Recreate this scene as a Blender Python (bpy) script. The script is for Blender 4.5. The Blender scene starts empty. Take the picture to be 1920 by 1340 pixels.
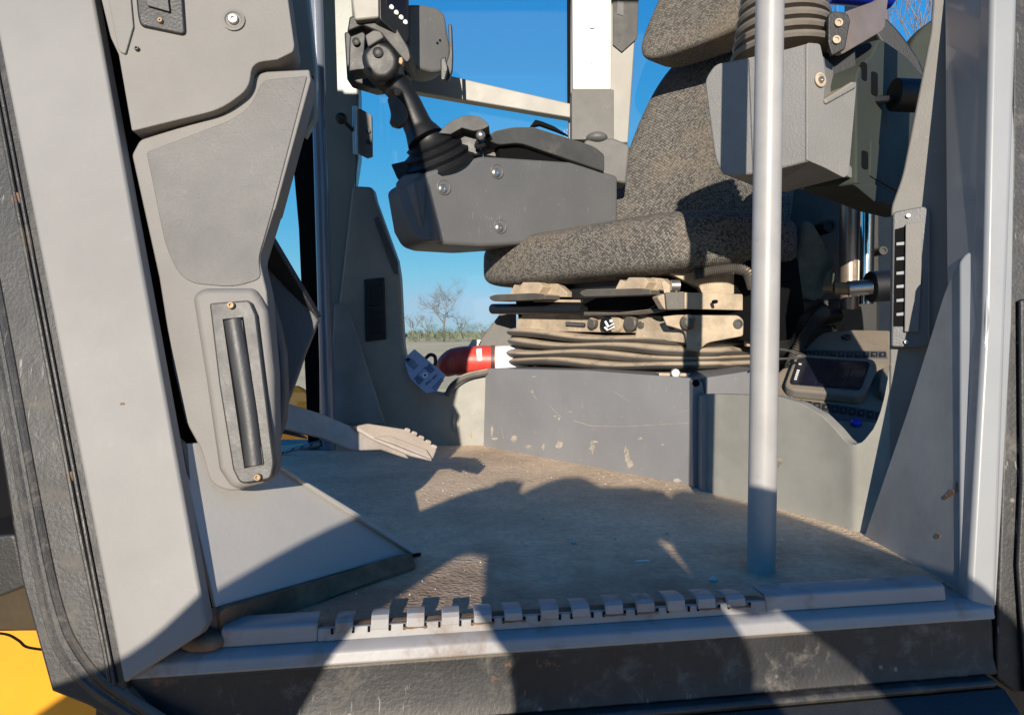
import bpy, bmesh, math, random
from mathutils import Vector, Matrix
random.seed(7)
sc = bpy.context.scene
# ------------------------------------------------------------------ camera, sky, sun
F, H, HY = 1330.0, 0.30, 625.0          # focal length in photo pixels, eye height over the cab floor, horizon row
cd = bpy.data.cameras.new('camera'); cam = bpy.data.objects.new('camera', cd); sc.collection.objects.link(cam)
cam.location = (0, 0, H); cam.rotation_euler = (math.radians(90), 0, 0)
cd.sensor_width = 36; cd.lens = 36*F/1920; cd.shift_y = -(670-HY)/1920
cd.clip_start = 0.02; cd.clip_end = 4000
sc.camera = cam
SUN = Vector((0.098, 1.0, -0.24)).normalized()
el = math.asin(-SUN.z)
w = bpy.data.worlds.new('World'); sc.world = w; w.use_nodes = True
nt = w.node_tree; bg = nt.nodes['Background']; sky = nt.nodes.new('ShaderNodeTexSky')
sky.sky_type = 'NISHITA'; sky.sun_disc = False; sky.sun_elevation = el
sky.sun_rotation = math.radians(180+5.6); sky.altitude = 300; sky.dust_density = 0.0; sky.ozone_density = 2.0; sky.air_density = 1.0
# the sky's own colours are graded per channel towards the deep clear blue of the day
sp_ = nt.nodes.new('ShaderNodeSeparateColor'); cb = nt.nodes.new('ShaderNodeCombineColor'); nt.links.new(sky.outputs[0], sp_.inputs[0])
for ch, (g, k) in enumerate(((1.50, 0.0140), (0.66, 0.112), (0.27, 0.350))):
    a = nt.nodes.new('ShaderNodeMath'); a.operation = 'MINIMUM'; a.inputs[1].default_value = 8.0
    p = nt.nodes.new('ShaderNodeMath'); p.operation = 'POWER'; p.inputs[1].default_value = g
    q = nt.nodes.new('ShaderNodeMath'); q.operation = 'MULTIPLY'; q.inputs[1].default_value = k/0.1
    nt.links.new(sp_.outputs[ch], a.inputs[0]); nt.links.new(a.outputs[0], p.inputs[0]); nt.links.new(p.outputs[0], q.inputs[0]); nt.links.new(q.outputs[0], cb.inputs[ch])
nt.links.new(cb.outputs[0], bg.inputs[0]); bg.inputs[1].default_value = 0.1
ld = bpy.data.lights.new('sun', 'SUN'); ld.energy = 5.0; ld.angle = math.radians(0.5); ld.color = (1, 0.90, 0.76)
lo = bpy.data.objects.new('sun', ld); sc.collection.objects.link(lo); lo.rotation_euler = SUN.to_track_quat('-Z', 'Y').to_euler()
lo.location = (-2, -8, 6)
sc.view_settings.view_transform = 'Standard'; sc.view_settings.look = 'None'
sc.view_settings.exposure = 0.6; sc.view_settings.gamma = 1.0
sc.render.resolution_x = 1024; sc.render.resolution_y = 714
try:
    sc.cycles.max_bounces = 8; sc.cycles.transparent_max_bounces = 12
except Exception: pass
COL = sc.collection
# ------------------------------------------------------------------ materials
KEEP = ('stubble_field', 'bare_bark', 'evergreen_leaf', 'white_wrapped_post', 'yellow_machine_paint', 'red_paint', 'blue_plastic', 'dusty_mechanism', 'dusty_black_bellows', 'pale_pebble', 'worn_pedal_metal', 'white_label', 'pale_plate_paint')
def M(name, col, rough=0.6, var=0.12, vs=6, bump=0.15, bs=260, dust=None, up=None, metal=0.0, scr=None, rust=None, coat=0, bdist=0.002, ul=0.15):
    """dust=(colour, amount 0-1, scale); up = dust settled on up-facing faces (colour, amount); scr = fine scratches (colour, amount); rust = amount"""
    g_ = 1.0 if (metal > 0.5 or name in KEEP) else 0.64
    sc_ = lambda c: tuple(v*g_ for v in c)
    col = sc_(col); dust = dust and (sc_(dust[0]), dust[1], dust[2]); up = up and (sc_(up[0]), up[1]); scr = scr and (sc_(scr[0]), scr[1])
    m = bpy.data.materials.new(name); m.use_nodes = True; n = m.node_tree.nodes; l = m.node_tree.links
    b = n['Principled BSDF']; b.inputs['Metallic'].default_value = metal
    if coat: b.inputs['Coat Weight'].default_value = coat
    tc = n.new('ShaderNodeTexCoord'); co = tc.outputs['Object']
    def noise(s, d=4, r=0.6, vec=None, dis=0):
        t = n.new('ShaderNodeTexNoise'); t.inputs['Scale'].default_value = s; t.inputs['Detail'].default_value = d
        t.inputs['Roughness'].default_value = r; t.inputs['Distortion'].default_value = dis; l.new(vec or co, t.inputs['Vector']); return t.outputs['Fac']
    def ramp(fac, a, bb):
        r = n.new('ShaderNodeMapRange'); r.inputs[1].default_value = a; r.inputs[2].default_value = bb; r.clamp = True
        r.interpolation_type = 'SMOOTHSTEP'; l.new(fac, r.inputs[0]); return r.outputs[0]
    def mix(fac, A, B):
        x = n.new('ShaderNodeMix'); x.data_type = 'RGBA'
        if isinstance(fac, float): x.inputs[0].default_value = fac
        else: l.new(fac, x.inputs[0])
        for i, c in ((6, A), (7, B)):
            if isinstance(c, (tuple, list)): x.inputs[i].default_value = (*c, 1)
            else: l.new(c, x.inputs[i])
        return x.outputs[2]
    def mul(a, v):
        x = n.new('ShaderNodeMath'); x.operation = 'MULTIPLY'; l.new(a, x.inputs[0])
        if isinstance(v, (int, float)): x.inputs[1].default_value = v
        else: l.new(v, x.inputs[1])
        return x.outputs[0]
    lo_ = tuple(c*(1-var) for c in col); hi_ = tuple(min(1, c*(1+var)) for c in col)
    c = mix(ramp(noise(vs, 6, 0.65), 0.3, 0.7), lo_, hi_)
    rf = n.new('ShaderNodeMapRange'); rf.inputs[3].default_value = max(0.02, rough-0.12); rf.inputs[4].default_value = min(1, rough+0.12)
    l.new(noise(vs*3), rf.inputs[0])
    rr = rf.outputs[0]
    if dust:
        dc, am, ds = dust
        k = mul(ramp(noise(ds, 8, 0.7, dis=0.4), 0.72-am*0.5, 0.9-am*0.35), min(1, am+0.35))
        c = mix(k, c, dc); rr = mix(k, rr, (0.9, 0.9, 0.9))
    if up:
        g = n.new('ShaderNodeNewGeometry'); s = n.new('ShaderNodeSeparateXYZ'); l.new(g.outputs['Normal'], s.inputs[0])
        k = mul(mul(ramp(s.outputs[2], ul, 0.85), up[1]), ramp(noise(22, 6, 0.7), 0.15, 0.5))
        c = mix(k, c, up[0])
    if scr:
        mp = n.new('ShaderNodeMapping'); mp.inputs['Rotation'].default_value = (0.3, 0.9, 0.5); mp.inputs['Scale'].default_value = (300, 9, 40)
        l.new(co, mp.inputs[0])
        k = mul(mul(ramp(noise(1.0, 2, 0.5, mp.outputs[0]), 0.66, 0.72), scr[1]), ramp(noise(9), 0.45, 0.65))
        c = mix(k, c, scr[0])
        vo = n.new('ShaderNodeTexVoronoi'); vo.inputs['Scale'].default_value = 34; l.new(co, vo.inputs['Vector'])
        k2 = mul(ramp(vo.outputs['Distance'], 0.12, 0.03), scr[1]*0.8)
        c = mix(k2, c, scr[0])
    if rust:
        k = mul(ramp(noise(13, 7, 0.72), 0.66-rust*0.1, 0.74), 0.85)
        c = mix(k, c, (0.22, 0.10, 0.035))
    l.new(c, b.inputs['Base Color']); l.new(rr, b.inputs['Roughness'])
    if bump:
        bp = n.new('ShaderNodeBump'); bp.inputs['Strength'].default_value = bump; bp.inputs['Distance'].default_value = bdist
        l.new(noise(bs, 3, 0.6), bp.inputs['Height']); l.new(bp.outputs[0], b.inputs['Normal'])
    return m
TAN = (0.42, 0.33, 0.23)
m_paint = M('grey_paint', (0.285, 0.278, 0.268), 0.62, 0.07, 4, 0.10, 160, rust=0.15, dust=((0.36, 0.30, 0.23), 0.20, 9), scr=((0.40, 0.37, 0.32), 0.18))
m_plate = M('pale_plate_paint', (0.36, 0.345, 0.325), 0.6, 0.06, 5, 0.10, 160, dust=((0.42, 0.35, 0.27), 0.2, 8), scr=((0.2, 0.2, 0.2), 0.2))
m_paint_r = M('grey_paint_blueish', (0.33, 0.34, 0.35), 0.38, 0.06, 3, 0.04, 120, dust=((0.42, 0.38, 0.30), 0.22, 6), rust=0.02, coat=0.2)
m_sill = M('sill_paint', (0.38, 0.37, 0.365), 0.45, 0.08, 7, 0.10, 150, dust=((0.27, 0.19, 0.13), 0.45, 19), rust=0.35, coat=0.15)
m_gusset = M('gusset_paint', (0.33, 0.33, 0.325), 0.5, 0.2, 5, 0.08, 120, dust=((0.30, 0.24, 0.16), 0.22, 8), rust=0.10, scr=((0.4, 0.36, 0.3), 0.25))
m_trim = M('beige_grey_plastic', (0.25, 0.237, 0.222), 0.65, 0.06, 5, 0.25, 420, dust=((0.44, 0.37, 0.28), 0.15, 9))
m_trimd = M('worn_trim_plastic', (0.18, 0.173, 0.166), 0.62, 0.10, 9, 0.5, 330, dust=((0.33, 0.29, 0.23), 0.30, 14), scr=((0.34, 0.31, 0.27), 0.2))
m_shell = M('shell_plastic', (0.37, 0.36, 0.315), 0.55, 0.14, 6, 0.18, 420, dust=((0.38, 0.31, 0.21), 0.20, 6), scr=((0.45, 0.42, 0.36), 0.5))
m_rtrim = M('rear_trim_plastic', (0.21, 0.20, 0.182), 0.6, 0.12, 6, 0.2, 420, dust=((0.34, 0.29, 0.22), 0.25, 7), scr=((0.42, 0.38, 0.32), 0.25))
m_shelld = M('dark_shell_plastic', (0.115, 0.118, 0.125), 0.55, 0.15, 6, 0.4, 350, dust=((0.22, 0.19, 0.15), 0.15, 7))
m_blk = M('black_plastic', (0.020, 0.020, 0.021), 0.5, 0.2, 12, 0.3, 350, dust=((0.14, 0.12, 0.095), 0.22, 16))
m_blks = M('black_handle_plastic', (0.05, 0.05, 0.052), 0.5, 0.2, 14, 0.15, 300, dust=((0.20, 0.17, 0.13), 0.28, 18), up=(TAN, 0.3))
m_dark = M('dark_void', (0.008, 0.008, 0.009), 0.9, 0.1, 5, 0); m_dark.node_tree.nodes['Principled BSDF'].inputs['Specular IOR Level'].default_value = 0.1
m_rub = M('dirty_rubber_seal', (0.016, 0.016, 0.018), 0.5, 0.4, 16, 0.2, 260, rust=0.35, dust=((0.22, 0.20, 0.165), 0.42, 30), up=(TAN, 0.5), scr=((0.55, 0.5, 0.42), 0.5), bdist=0.002)
m_rubs = M('rubber_bead', (0.05, 0.047, 0.043), 0.5, 0.3, 16, 0.5, 120, dust=((0.24, 0.20, 0.15), 0.4, 20))
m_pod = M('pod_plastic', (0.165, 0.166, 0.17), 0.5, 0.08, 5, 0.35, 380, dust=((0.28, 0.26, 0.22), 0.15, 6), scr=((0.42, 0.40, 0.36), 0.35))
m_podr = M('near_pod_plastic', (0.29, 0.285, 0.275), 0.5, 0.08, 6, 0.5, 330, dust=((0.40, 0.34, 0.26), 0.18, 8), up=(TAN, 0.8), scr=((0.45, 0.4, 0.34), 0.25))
m_podg = M('shaded_green_plastic', (0.035, 0.045, 0.034), 0.85, 0.1, 6, 0.3, 330)  # dark green that carries the shade of the near pod's side
m_box = M('blue_grey_steel', (0.29, 0.29, 0.30), 0.42, 0.09, 5, 0.06, 90, dust=((0.36, 0.33, 0.28), 0.06, 20), scr=((0.50, 0.46, 0.36), 0.6))
m_dusty = M('dusty_mechanism', (0.36, 0.29, 0.21), 0.85, 0.25, 20, 0.5, 160, dust=((0.10, 0.085, 0.07), 0.25, 30))
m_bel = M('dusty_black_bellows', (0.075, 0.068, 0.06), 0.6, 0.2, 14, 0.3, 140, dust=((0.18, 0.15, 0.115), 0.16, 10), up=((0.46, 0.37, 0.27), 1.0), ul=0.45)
m_boot = M('dusty_rubber_boot', (0.20, 0.175, 0.15), 0.55, 0.2, 14, 0.2, 140, dust=((0.20, 0.17, 0.13), 0.4, 10), up=((0.30, 0.25, 0.19), 0.7))
m_stick = M('control_black', (0.008, 0.009, 0.012), 0.5, 0.15, 14, 0.2, 220, dust=((0.05, 0.045, 0.04), 0.10, 18))
m_pad = M('armrest_vinyl', (0.075, 0.075, 0.075), 0.6, 0.2, 12, 0.4, 250, dust=((0.22, 0.19, 0.16), 0.35, 14), up=((0.25, 0.22, 0.18), 0.5))
m_steel = M('bare_steel', (0.45, 0.44, 0.43), 0.35, 0.15, 20, 0.1, 150, metal=0.9, dust=((0.3, 0.25, 0.2), 0.2, 20))
m_chrome = M('chrome_rod', (0.62, 0.66, 0.68), 0.12, 0.05, 10, 0, metal=1.0)
m_bronze = M('bronze_cylinder', (0.30, 0.235, 0.19), 0.35, 0.15, 12, 0.05, 150, metal=0.6)
m_brass = M('brass', (0.42, 0.29, 0.16), 0.6, 0.3, 60, 0.3, 200, metal=0.3)
m_white = M('white_wrapped_post', (0.52, 0.51, 0.49), 0.5, 0.04, 10, 0.1, 100, dust=((0.3, 0.28, 0.25), 0.08, 60))
m_pillarb = M('beige_frame', (0.36, 0.345, 0.315), 0.5, 0.06, 5, 0.05, 100)
m_pillarg = M('pale_green_grey_frame', (0.27, 0.30, 0.275), 0.35, 0.06, 5, 0.05, 100, coat=0.2)
m_pole = M('grey_rail_paint', (0.42, 0.41, 0.40), 0.42, 0.08, 14, 0.05, 90, coat=0.1, dust=((0.40, 0.35, 0.28), 0.16, 26), scr=((0.25, 0.25, 0.25), 0.3))
m_polef = M('blue_grey_rail', (0.22, 0.25, 0.32), 0.22, 0.08, 10, 0.03, 60, coat=0.4)
m_yel = M('yellow_machine_paint', (0.56, 0.25, 0.004), 0.5, 0.08, 5, 0.05, 60, dust=((0.45, 0.30, 0.1), 0.2, 9))
m_rust = M('rust', (0.24, 0.13, 0.065), 0.9, 0.35, 60, 0.6, 200)
m_chip = M('tan_chip', (0.50, 0.45, 0.36), 0.85, 0.25, 60, 0.4, 200)
m_panelshade = M('panel_shade_brown', (0.05, 0.032, 0.01), 0.8, 0.2, 20, 0.2, 100)  # brown-black that imitates shade on the yellow bodywork
m_medge = M('dirty_mat_edge', (0.26, 0.165, 0.10), 0.9, 0.4, 18, 0.6, 160, dust=((0.22, 0.16, 0.10), 0.3, 24))
m_red = M('red_paint', (0.52, 0.05, 0.035), 0.42, 0.08, 9, 0.03, 60, dust=((0.5, 0.25, 0.18), 0.35, 8))
m_tag = M('paper_tag', (0.58, 0.64, 0.86), 0.6, 0.03, 20, 0)
m_lab = M('white_label', (0.82, 0.82, 0.80), 0.5, 0.03, 20, 0)
m_ink = M('black_ink', (0.03, 0.03, 0.04), 0.6, 0.1, 20, 0)
m_redink = M('red_ink', (0.5, 0.06, 0.05), 0.6, 0.1, 20, 0)
m_key = M('keypad_grey', (0.10, 0.105, 0.11), 0.5, 0.1, 30, 0.2, 200, dust=((0.25, 0.22, 0.18), 0.2, 20))
m_keyi = M('key_icon', (0.32, 0.33, 0.34), 0.5, 0.1, 30, 0)
m_dash = M('dusty_dash', (0.19, 0.175, 0.15), 0.7, 0.15, 9, 0.4, 300, dust=((0.34, 0.28, 0.2), 0.4, 9), up=(TAN, 0.5))
m_solar = M('solar_cell', (0.012, 0.014, 0.03), 0.2, 0.2, 20, 0, coat=0.4)
m_blue = M('blue_plastic', (0.01, 0.03, 0.42), 0.35, 0.1, 20, 0)
m_cloth = M('grey_green_cloth', (0.16, 0.19, 0.165), 0.9, 0.25, 30, 0.5, 120)
m_pedal = M('worn_pedal_metal', (0.36, 0.315, 0.29), 0.5, 0.15, 25, 0.2, 200, dust=((0.45, 0.36, 0.27), 0.35, 20), up=(TAN, 0.9))
m_stone = M('pale_pebble', (0.5, 0.47, 0.42), 0.8, 0.1, 90, 0.2)
m_skin = M('skin', (0.5, 0.3, 0.22), 0.5, 0.05, 20, 0)
m_jack = M('dark_jacket', (0.05, 0.06, 0.09), 0.9, 0.1, 20, 0.3, 200)
m_jean = M('denim', (0.07, 0.10, 0.18), 0.9, 0.1, 20, 0.3, 200)
m_field = M('stubble_field', (0.86, 0.56, 0.27), 0.95, 0.15, 0.12, 0.0, dust=((0.62, 0.48, 0.20), 0.35, 0.04))
m_bark = M('bare_bark', (0.17, 0.14, 0.115), 0.9, 0.2, 3, 0)
m_leaf = M('evergreen_leaf', (0.13, 0.135, 0.085), 0.8, 0.4, 1.2, 0)

def mat_mat():
    m = bpy.data.materials.new('dusty_rubber_mat'); m.use_nodes = True; n = m.node_tree.nodes; l = m.node_tree.links; b = n['Principled BSDF']
    tc = n.new('ShaderNodeTexCoord')
    def noise(s, d=5, r=0.6, dis=0.0):
        t = n.new('ShaderNodeTexNoise'); t.inputs['Scale'].default_value = s; t.inputs['Detail'].default_value = d; t.inputs['Roughness'].default_value = r
        t.inputs['Distortion'].default_value = dis; l.new(tc.outputs['Object'], t.inputs['Vector']); return t.outputs['Fac']
    def mr(f, a, bb, c=0, d=1):
        r = n.new('ShaderNodeMapRange'); r.inputs[1].default_value = a; r.inputs[2].default_value = bb; r.inputs[3].default_value = c; r.inputs[4].default_value = d
        l.new(f, r.inputs[0]); return r.outputs[0]
    def mx(f, A, B):
        x = n.new('ShaderNodeMix'); x.data_type = 'RGBA'; l.new(f, x.inputs[0])
        for i, c in ((6, A), (7, B)):
            if isinstance(c, tuple): x.inputs[i].default_value = (*c, 1)
            else: l.new(c, x.inputs[i])
        return x.outputs[2]
    base = mx(mr(noise(5, 7, 0.7), 0.25, 0.6), (0.50, 0.36, 0.235), (0.86, 0.64, 0.43))
    c = mx(mr(noise(120, 4, 0.7), 0.35, 0.75, 0, 0.55), base, (0.22, 0.17, 0.125))
    v = n.new('ShaderNodeTexVoronoi'); v.inputs['Scale'].default_value = 46; l.new(tc.outputs['Object'], v.inputs['Vector'])
    c = mx(mr(v.outputs['Distance'], 0.07, 0.04), c, (0.52, 0.44, 0.34))
    # rubber shows through where feet and doors rub near the sill
    sep = n.new('ShaderNodeSeparateXYZ'); l.new(tc.outputs['Object'], sep.inputs[0])
    a = n.new('ShaderNodeMath'); a.operation = 'MULTIPLY_ADD'; a.inputs[1].default_value = 0.45; l.new(noise(9), a.inputs[0]); l.new(sep.outputs[1], a.inputs[2])
    c = mx(mr(a.outputs[0], 0.98, 1.25, 0.82, 0), c, (0.17, 0.108, 0.066))
    l.new(c, b.inputs['Base Color']); b.inputs['Roughness'].default_value = 0.8
    v2 = n.new('ShaderNodeTexVoronoi'); v2.inputs['Scale'].default_value = 230; v2.feature = 'SMOOTH_F1'; l.new(tc.outputs['Object'], v2.inputs['Vector'])
    ad = n.new('ShaderNodeMath'); ad.operation = 'ADD'; l.new(v2.outputs['Distance'], ad.inputs[0]); l.new(noise(90, 3), ad.inputs[1])
    bp = n.new('ShaderNodeBump'); bp.inputs['Strength'].default_value = 0.5; bp.inputs['Distance'].default_value = 0.003
    l.new(ad.outputs[0], bp.inputs['Height']); l.new(bp.outputs[0], b.inputs['Normal']); return m
m_mat = mat_mat()

def mat_weave():
    m = bpy.data.materials.new('woven_seat_fabric'); m.use_nodes = True; n = m.node_tree.nodes; l = m.node_tree.links; b = n['Principled BSDF']
    uv = n.new('ShaderNodeUVMap'); uv.uv_map = 'UVMap'; tc = n.new('ShaderNodeTexCoord')
    no = n.new('ShaderNodeTexNoise'); no.inputs['Scale'].default_value = 5; no.inputs['Detail'].default_value = 7; no.inputs['Roughness'].default_value = 0.7
    l.new(tc.outputs['Object'], no.inputs['Vector'])
    mp = n.new('ShaderNodeMapping'); mp.inputs['Scale'].default_value = (190, 260, 1); l.new(uv.outputs[0], mp.inputs[0])
    br = n.new('ShaderNodeTexBrick'); br.inputs['Scale'].default_value = 1.0; br.inputs['Mortar Size'].default_value = 0.16; br.inputs['Mortar Smooth'].default_value = 0.9
    br.inputs['Brick Width'].default_value = 1.0; br.inputs['Row Height'].default_value = 1.0; br.offset = 0.5
    br.inputs['Color1'].default_value = (0.235, 0.218, 0.196, 1); br.inputs['Color2'].default_value = (0.045, 0.042, 0.040, 1); br.inputs['Mortar'].default_value = (0.010, 0.009, 0.008, 1)
    br.inputs['Bias'].default_value = -0.1; l.new(mp.outputs[0], br.inputs[0])
    r = n.new('ShaderNodeMapRange'); r.inputs[1].default_value = 0.50; r.inputs[2].default_value = 0.75; r.inputs[4].default_value = 0.5; l.new(no.outputs[0], r.inputs[0])
    x = n.new('ShaderNodeMix'); x.data_type = 'RGBA'; l.new(r.outputs[0], x.inputs[0]); l.new(br.outputs['Color'], x.inputs[6]); x.inputs[7].default_value = (0.26, 0.20, 0.135, 1)
    l.new(x.outputs[2], b.inputs['Base Color']); b.inputs['Roughness'].default_value = 0.95
    bp = n.new('ShaderNodeBump'); bp.inputs['Strength'].default_value = 0.6; bp.inputs['Distance'].default_value = 0.002; bp.invert = True
    l.new(br.outputs['Fac'], bp.inputs['Height']); l.new(bp.outputs[0], b.inputs['Normal']); return m
m_weave = mat_weave()

def mat_glass():
    m = bpy.data.materials.new('dusty_window_glass'); m.use_nodes = True; n = m.node_tree.nodes; l = m.node_tree.links
    for x in list(n): n.remove(x)
    o = n.new('ShaderNodeOutputMaterial'); t = n.new('ShaderNodeBsdfTransparent'); t.inputs[0].default_value = (0.93, 0.985, 0.975, 1)
    g = n.new('ShaderNodeBsdfGlossy'); g.inputs['Roughness'].default_value = 0.02
    d = n.new('ShaderNodeBsdfDiffuse'); d.inputs[0].default_value = (0.32, 0.29, 0.24, 1)
    mx = n.new('ShaderNodeMixShader'); mx.inputs[0].default_value = 0.035; l.new(t.outputs[0], mx.inputs[1]); l.new(g.outputs[0], mx.inputs[2])
    tc = n.new('ShaderNodeTexCoord')
    v = n.new('ShaderNodeTexVoronoi'); v.inputs['Scale'].default_value = 95; l.new(tc.outputs['Object'], v.inputs['Vector'])
    r = n.new('ShaderNodeMapRange'); r.inputs[1].default_value = 0.10; r.inputs[2].default_value = 0.05; l.new(v.outputs['Distance'], r.inputs[0])
    no = n.new('ShaderNodeTexNoise'); no.inputs['Scale'].default_value = 7; no.inputs['Detail'].default_value = 5; l.new(tc.outputs['Object'], no.inputs['Vector'])
    r2 = n.new('ShaderNodeMapRange'); r2.inputs[1].default_value = 0.52; r2.inputs[2].default_value = 0.70; r2.inputs[4].default_value = 0.75; l.new(no.outputs[0], r2.inputs[0])
    mu = n.new('ShaderNodeMath'); mu.operation = 'MULTIPLY'; l.new(r.outputs[0], mu.inputs[0]); l.new(r2.outputs[0], mu.inputs[1])
    ad = n.new('ShaderNodeMath'); ad.operation = 'ADD'; ad.inputs[1].default_value = 0.028; l.new(mu.outputs[0], ad.inputs[0])
    m2 = n.new('ShaderNodeMixShader'); l.new(ad.outputs[0], m2.inputs[0]); l.new(mx.outputs[0], m2.inputs[1]); l.new(d.outputs[0], m2.inputs[2])
    l.new(m2.outputs[0], o.inputs[0]); return m
m_glass = mat_glass()
# ------------------------------------------------------------------ geometry helpers
def W(px, py, Y): return Vector(((px-960)/F*Y, Y, H+(HY-py)/F*Y))
def ray(px, py): return Vector(((px-960)/F, 1, (HY-py)/F))
class Pl:
    """a plane in the cab: a depth, or three (px, py, depth) points"""
    def __init__(s, a, b=None, c=None):
        if b is None: s.p = Vector((0, a, H)); s.n = Vector((0, 1, 0))
        else:
            A, B, C = W(*a), W(*b), W(*c); s.p = A; s.n = (B-A).cross(C-A).normalized()
            if s.n.dot(A-Vector((0, 0, H))) < 0: s.n = -s.n
    def off(s, d): q = Pl(1); q.p = s.p+s.n*d; q.n = s.n; return q
    def at(s, px, py):
        d = ray(px, py); o = Vector((0, 0, H)); return o+d*((s.p-o).dot(s.n)/d.dot(s.n))
def rnd(pts, seg=5):
    out = []; N = len(pts)
    for i, p in enumerate(pts):
        if len(p) < 3 or not p[2]: out.append((p[0], p[1])); continue
        a = Vector(pts[i-1][:2]); b = Vector(p[:2]); c = Vector(pts[(i+1) % N][:2])
        d1 = (a-b); d2 = (c-b); r = min(p[2], d1.length*0.48, d2.length*0.48); s = b+d1.normalized()*r; e = b+d2.normalized()*r
        for k in range(seg+1):
            t = k/seg; q = s*(1-t)**2+b*2*t*(1-t)+e*t*t; out.append((q.x, q.y))
    return out
def link(name, me, m, parent=None, bevel=0, seg=2, sub=0, angle=35):
    o = bpy.data.objects.new(name, me); COL.objects.link(o)
    if m is not None: me.materials.append(m)
    for p in me.polygons: p.use_smooth = True
    bm = bmesh.new(); bm.from_mesh(me)
    for e in bm.edges:
        e.smooth = not (len(e.link_faces) != 2 or e.calc_face_angle(0) > math.radians(angle))
    bm.to_mesh(me); bm.free()
    if bevel:
        b = o.modifiers.new('bevel', 'BEVEL'); b.width = bevel; b.segments = seg; b.limit_method = 'ANGLE'; b.angle_limit = math.radians(40); b.harden_normals = True
    if sub:
        s = o.modifiers.new('sub', 'SUBSURF'); s.levels = sub; s.render_levels = sub
    if parent:
        o.parent = parent; o.matrix_parent_inverse = Matrix.Translation(wloc(parent)).inverted()
    return o
def wloc(o):
    return o.location.copy() if o.parent is None else Vector((0, 0, 0))
def kid(o, parent):
    o.parent = parent; o.matrix_parent_inverse = Matrix.Translation(wloc(parent)).inverted(); return o
def thing(name, loc, label, cat, group=None, kind=None):
    o = bpy.data.objects.new(name, None); COL.objects.link(o); o.location = loc; o.empty_display_size = 0.05
    return tag(o, label, cat, group, kind)
def tag(o, label, cat=None, group=None, kind=None):
    if label: o['label'] = label
    if cat: o['category'] = cat
    if group: o['group'] = group
    if kind: o['kind'] = kind
    return o
def newmesh(name, vs, fs):
    me = bpy.data.meshes.new(name); me.from_pydata([tuple(v) for v in vs], [], fs)
    bm = bmesh.new(); bm.from_mesh(me); bmesh.ops.recalc_face_normals(bm, faces=bm.faces); bm.to_mesh(me); bm.free(); return me
def prism3(name, front, ext, m, parent=None, bevel=0.002, seg=2):
    n = len(front); vs = list(front)+[p+ext for p in front]
    fs = [tuple(range(n)), tuple(range(2*n-1, n-1, -1))]+[(i, n+i, n+(i+1) % n, (i+1) % n) for i in range(n)]
    return link(name, newmesh(name, vs, fs), m, parent, bevel, seg)
def slab(name, pts, pl, th, m, parent=None, bevel=0.002, seg=2, ext=None):
    if not isinstance(pl, Pl): pl = Pl(pl)
    front = [pl.at(x, y) for x, y in rnd(pts)]
    return prism3(name, front, ext if ext is not None else pl.n*th, m, parent, bevel, seg)
def rect(x0, y0, x1, y1, r=0): return [(x0, y0, r), (x1, y0, r), (x1, y1, r), (x0, y1, r)]
def frames(path):
    out = []; up = None
    for i, p in enumerate(path):
        t = (path[min(i+1, len(path)-1)]-path[max(i-1, 0)]).normalized()
        if up is None: up = Vector((0, 0, 1)) if abs(t.z) < 0.9 else Vector((0, -1, 0))
        a = t.cross(up).normalized(); b = a.cross(t).normalized(); up = b; out.append((p, a, b))
    return out
def smooth(path, k=6):
    if len(path) < 3: return path
    out = []; P = [path[0]*2-path[1]]+list(path)+[path[-1]*2-path[-2]]
    for i in range(1, len(P)-2):
        for j in range(k):
            t = j/k; a, b, c, d = P[i-1], P[i], P[i+1], P[i+2]
            out.append(0.5*((2*b)+(c-a)*t+(2*a-5*b+4*c-d)*t*t+(3*b-a-3*c+d)*t**3))
    out.append(path[-1]); return out
def tube(name, path, r, m, parent=None, n=14, cap=True, sm=True, rb=None, bevel=0):
    """r: number, or list of radii; rb: second radius factor"""
    if sm: path = smooth(path)
    rr = r if isinstance(r, (list, tuple)) else [r]*2
    vs, fs = [], []; L = len(path)
    for i, (p, a, b) in enumerate(frames(path)):
        t = i/(L-1)*(len(rr)-1); k = min(int(t), len(rr)-2); q = rr[k]*(1-(t-k))+rr[k+1]*(t-k)
        for j in range(n):
            an = 2*math.pi*j/n; vs.append(p+a*math.cos(an)*q+b*math.sin(an)*q*(rb or 1))
    for i in range(L-1):
        for j in range(n): fs.append((i*n+j, i*n+(j+1) % n, (i+1)*n+(j+1) % n, (i+1)*n+j))
    if cap: fs += [tuple(range(n)), tuple(range((L-1)*n, L*n))]
    return link(name, newmesh(name, vs, fs), m, parent, bevel)
def lathe(name, c, axis, prof, m, parent=None, n=24, bevel=0):
    """prof = [(radius, distance along axis)...]"""
    axis = Vector(axis).normalized(); a = axis.orthogonal().normalized(); b = axis.cross(a); vs, fs = [], []; c = Vector(c)
    for r, h in prof:
        for j in range(n):
            an = 2*math.pi*j/n; vs.append(c+axis*h+(a*math.cos(an)+b*math.sin(an))*max(r, 1e-5))
    for i in range(len(prof)-1):
        for j in range(n): fs.append((i*n+j, i*n+(j+1) % n, (i+1)*n+(j+1) % n, (i+1)*n+j))
    fs += [tuple(range(n)), tuple(range((len(prof)-1)*n, len(prof)*n))]
    return link(name, newmesh(name, vs, fs), m, parent, bevel)
def multi(name, parts, m, parent=None, bevel=0.001):
    """several prisms (front, ext) in one mesh"""
    vs, fs = [], []
    for front, ext in parts:
        k = len(vs); n = len(front); vs += list(front)+[p+ext for p in front]
        fs += [tuple(k+i for i in range(n)), tuple(k+i for i in range(2*n-1, n-1, -1))]+[(k+i, k+n+i, k+n+(i+1) % n, k+(i+1) % n) for i in range(n)]
    return link(name, newmesh(name, vs, fs), m, parent, bevel)
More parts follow.
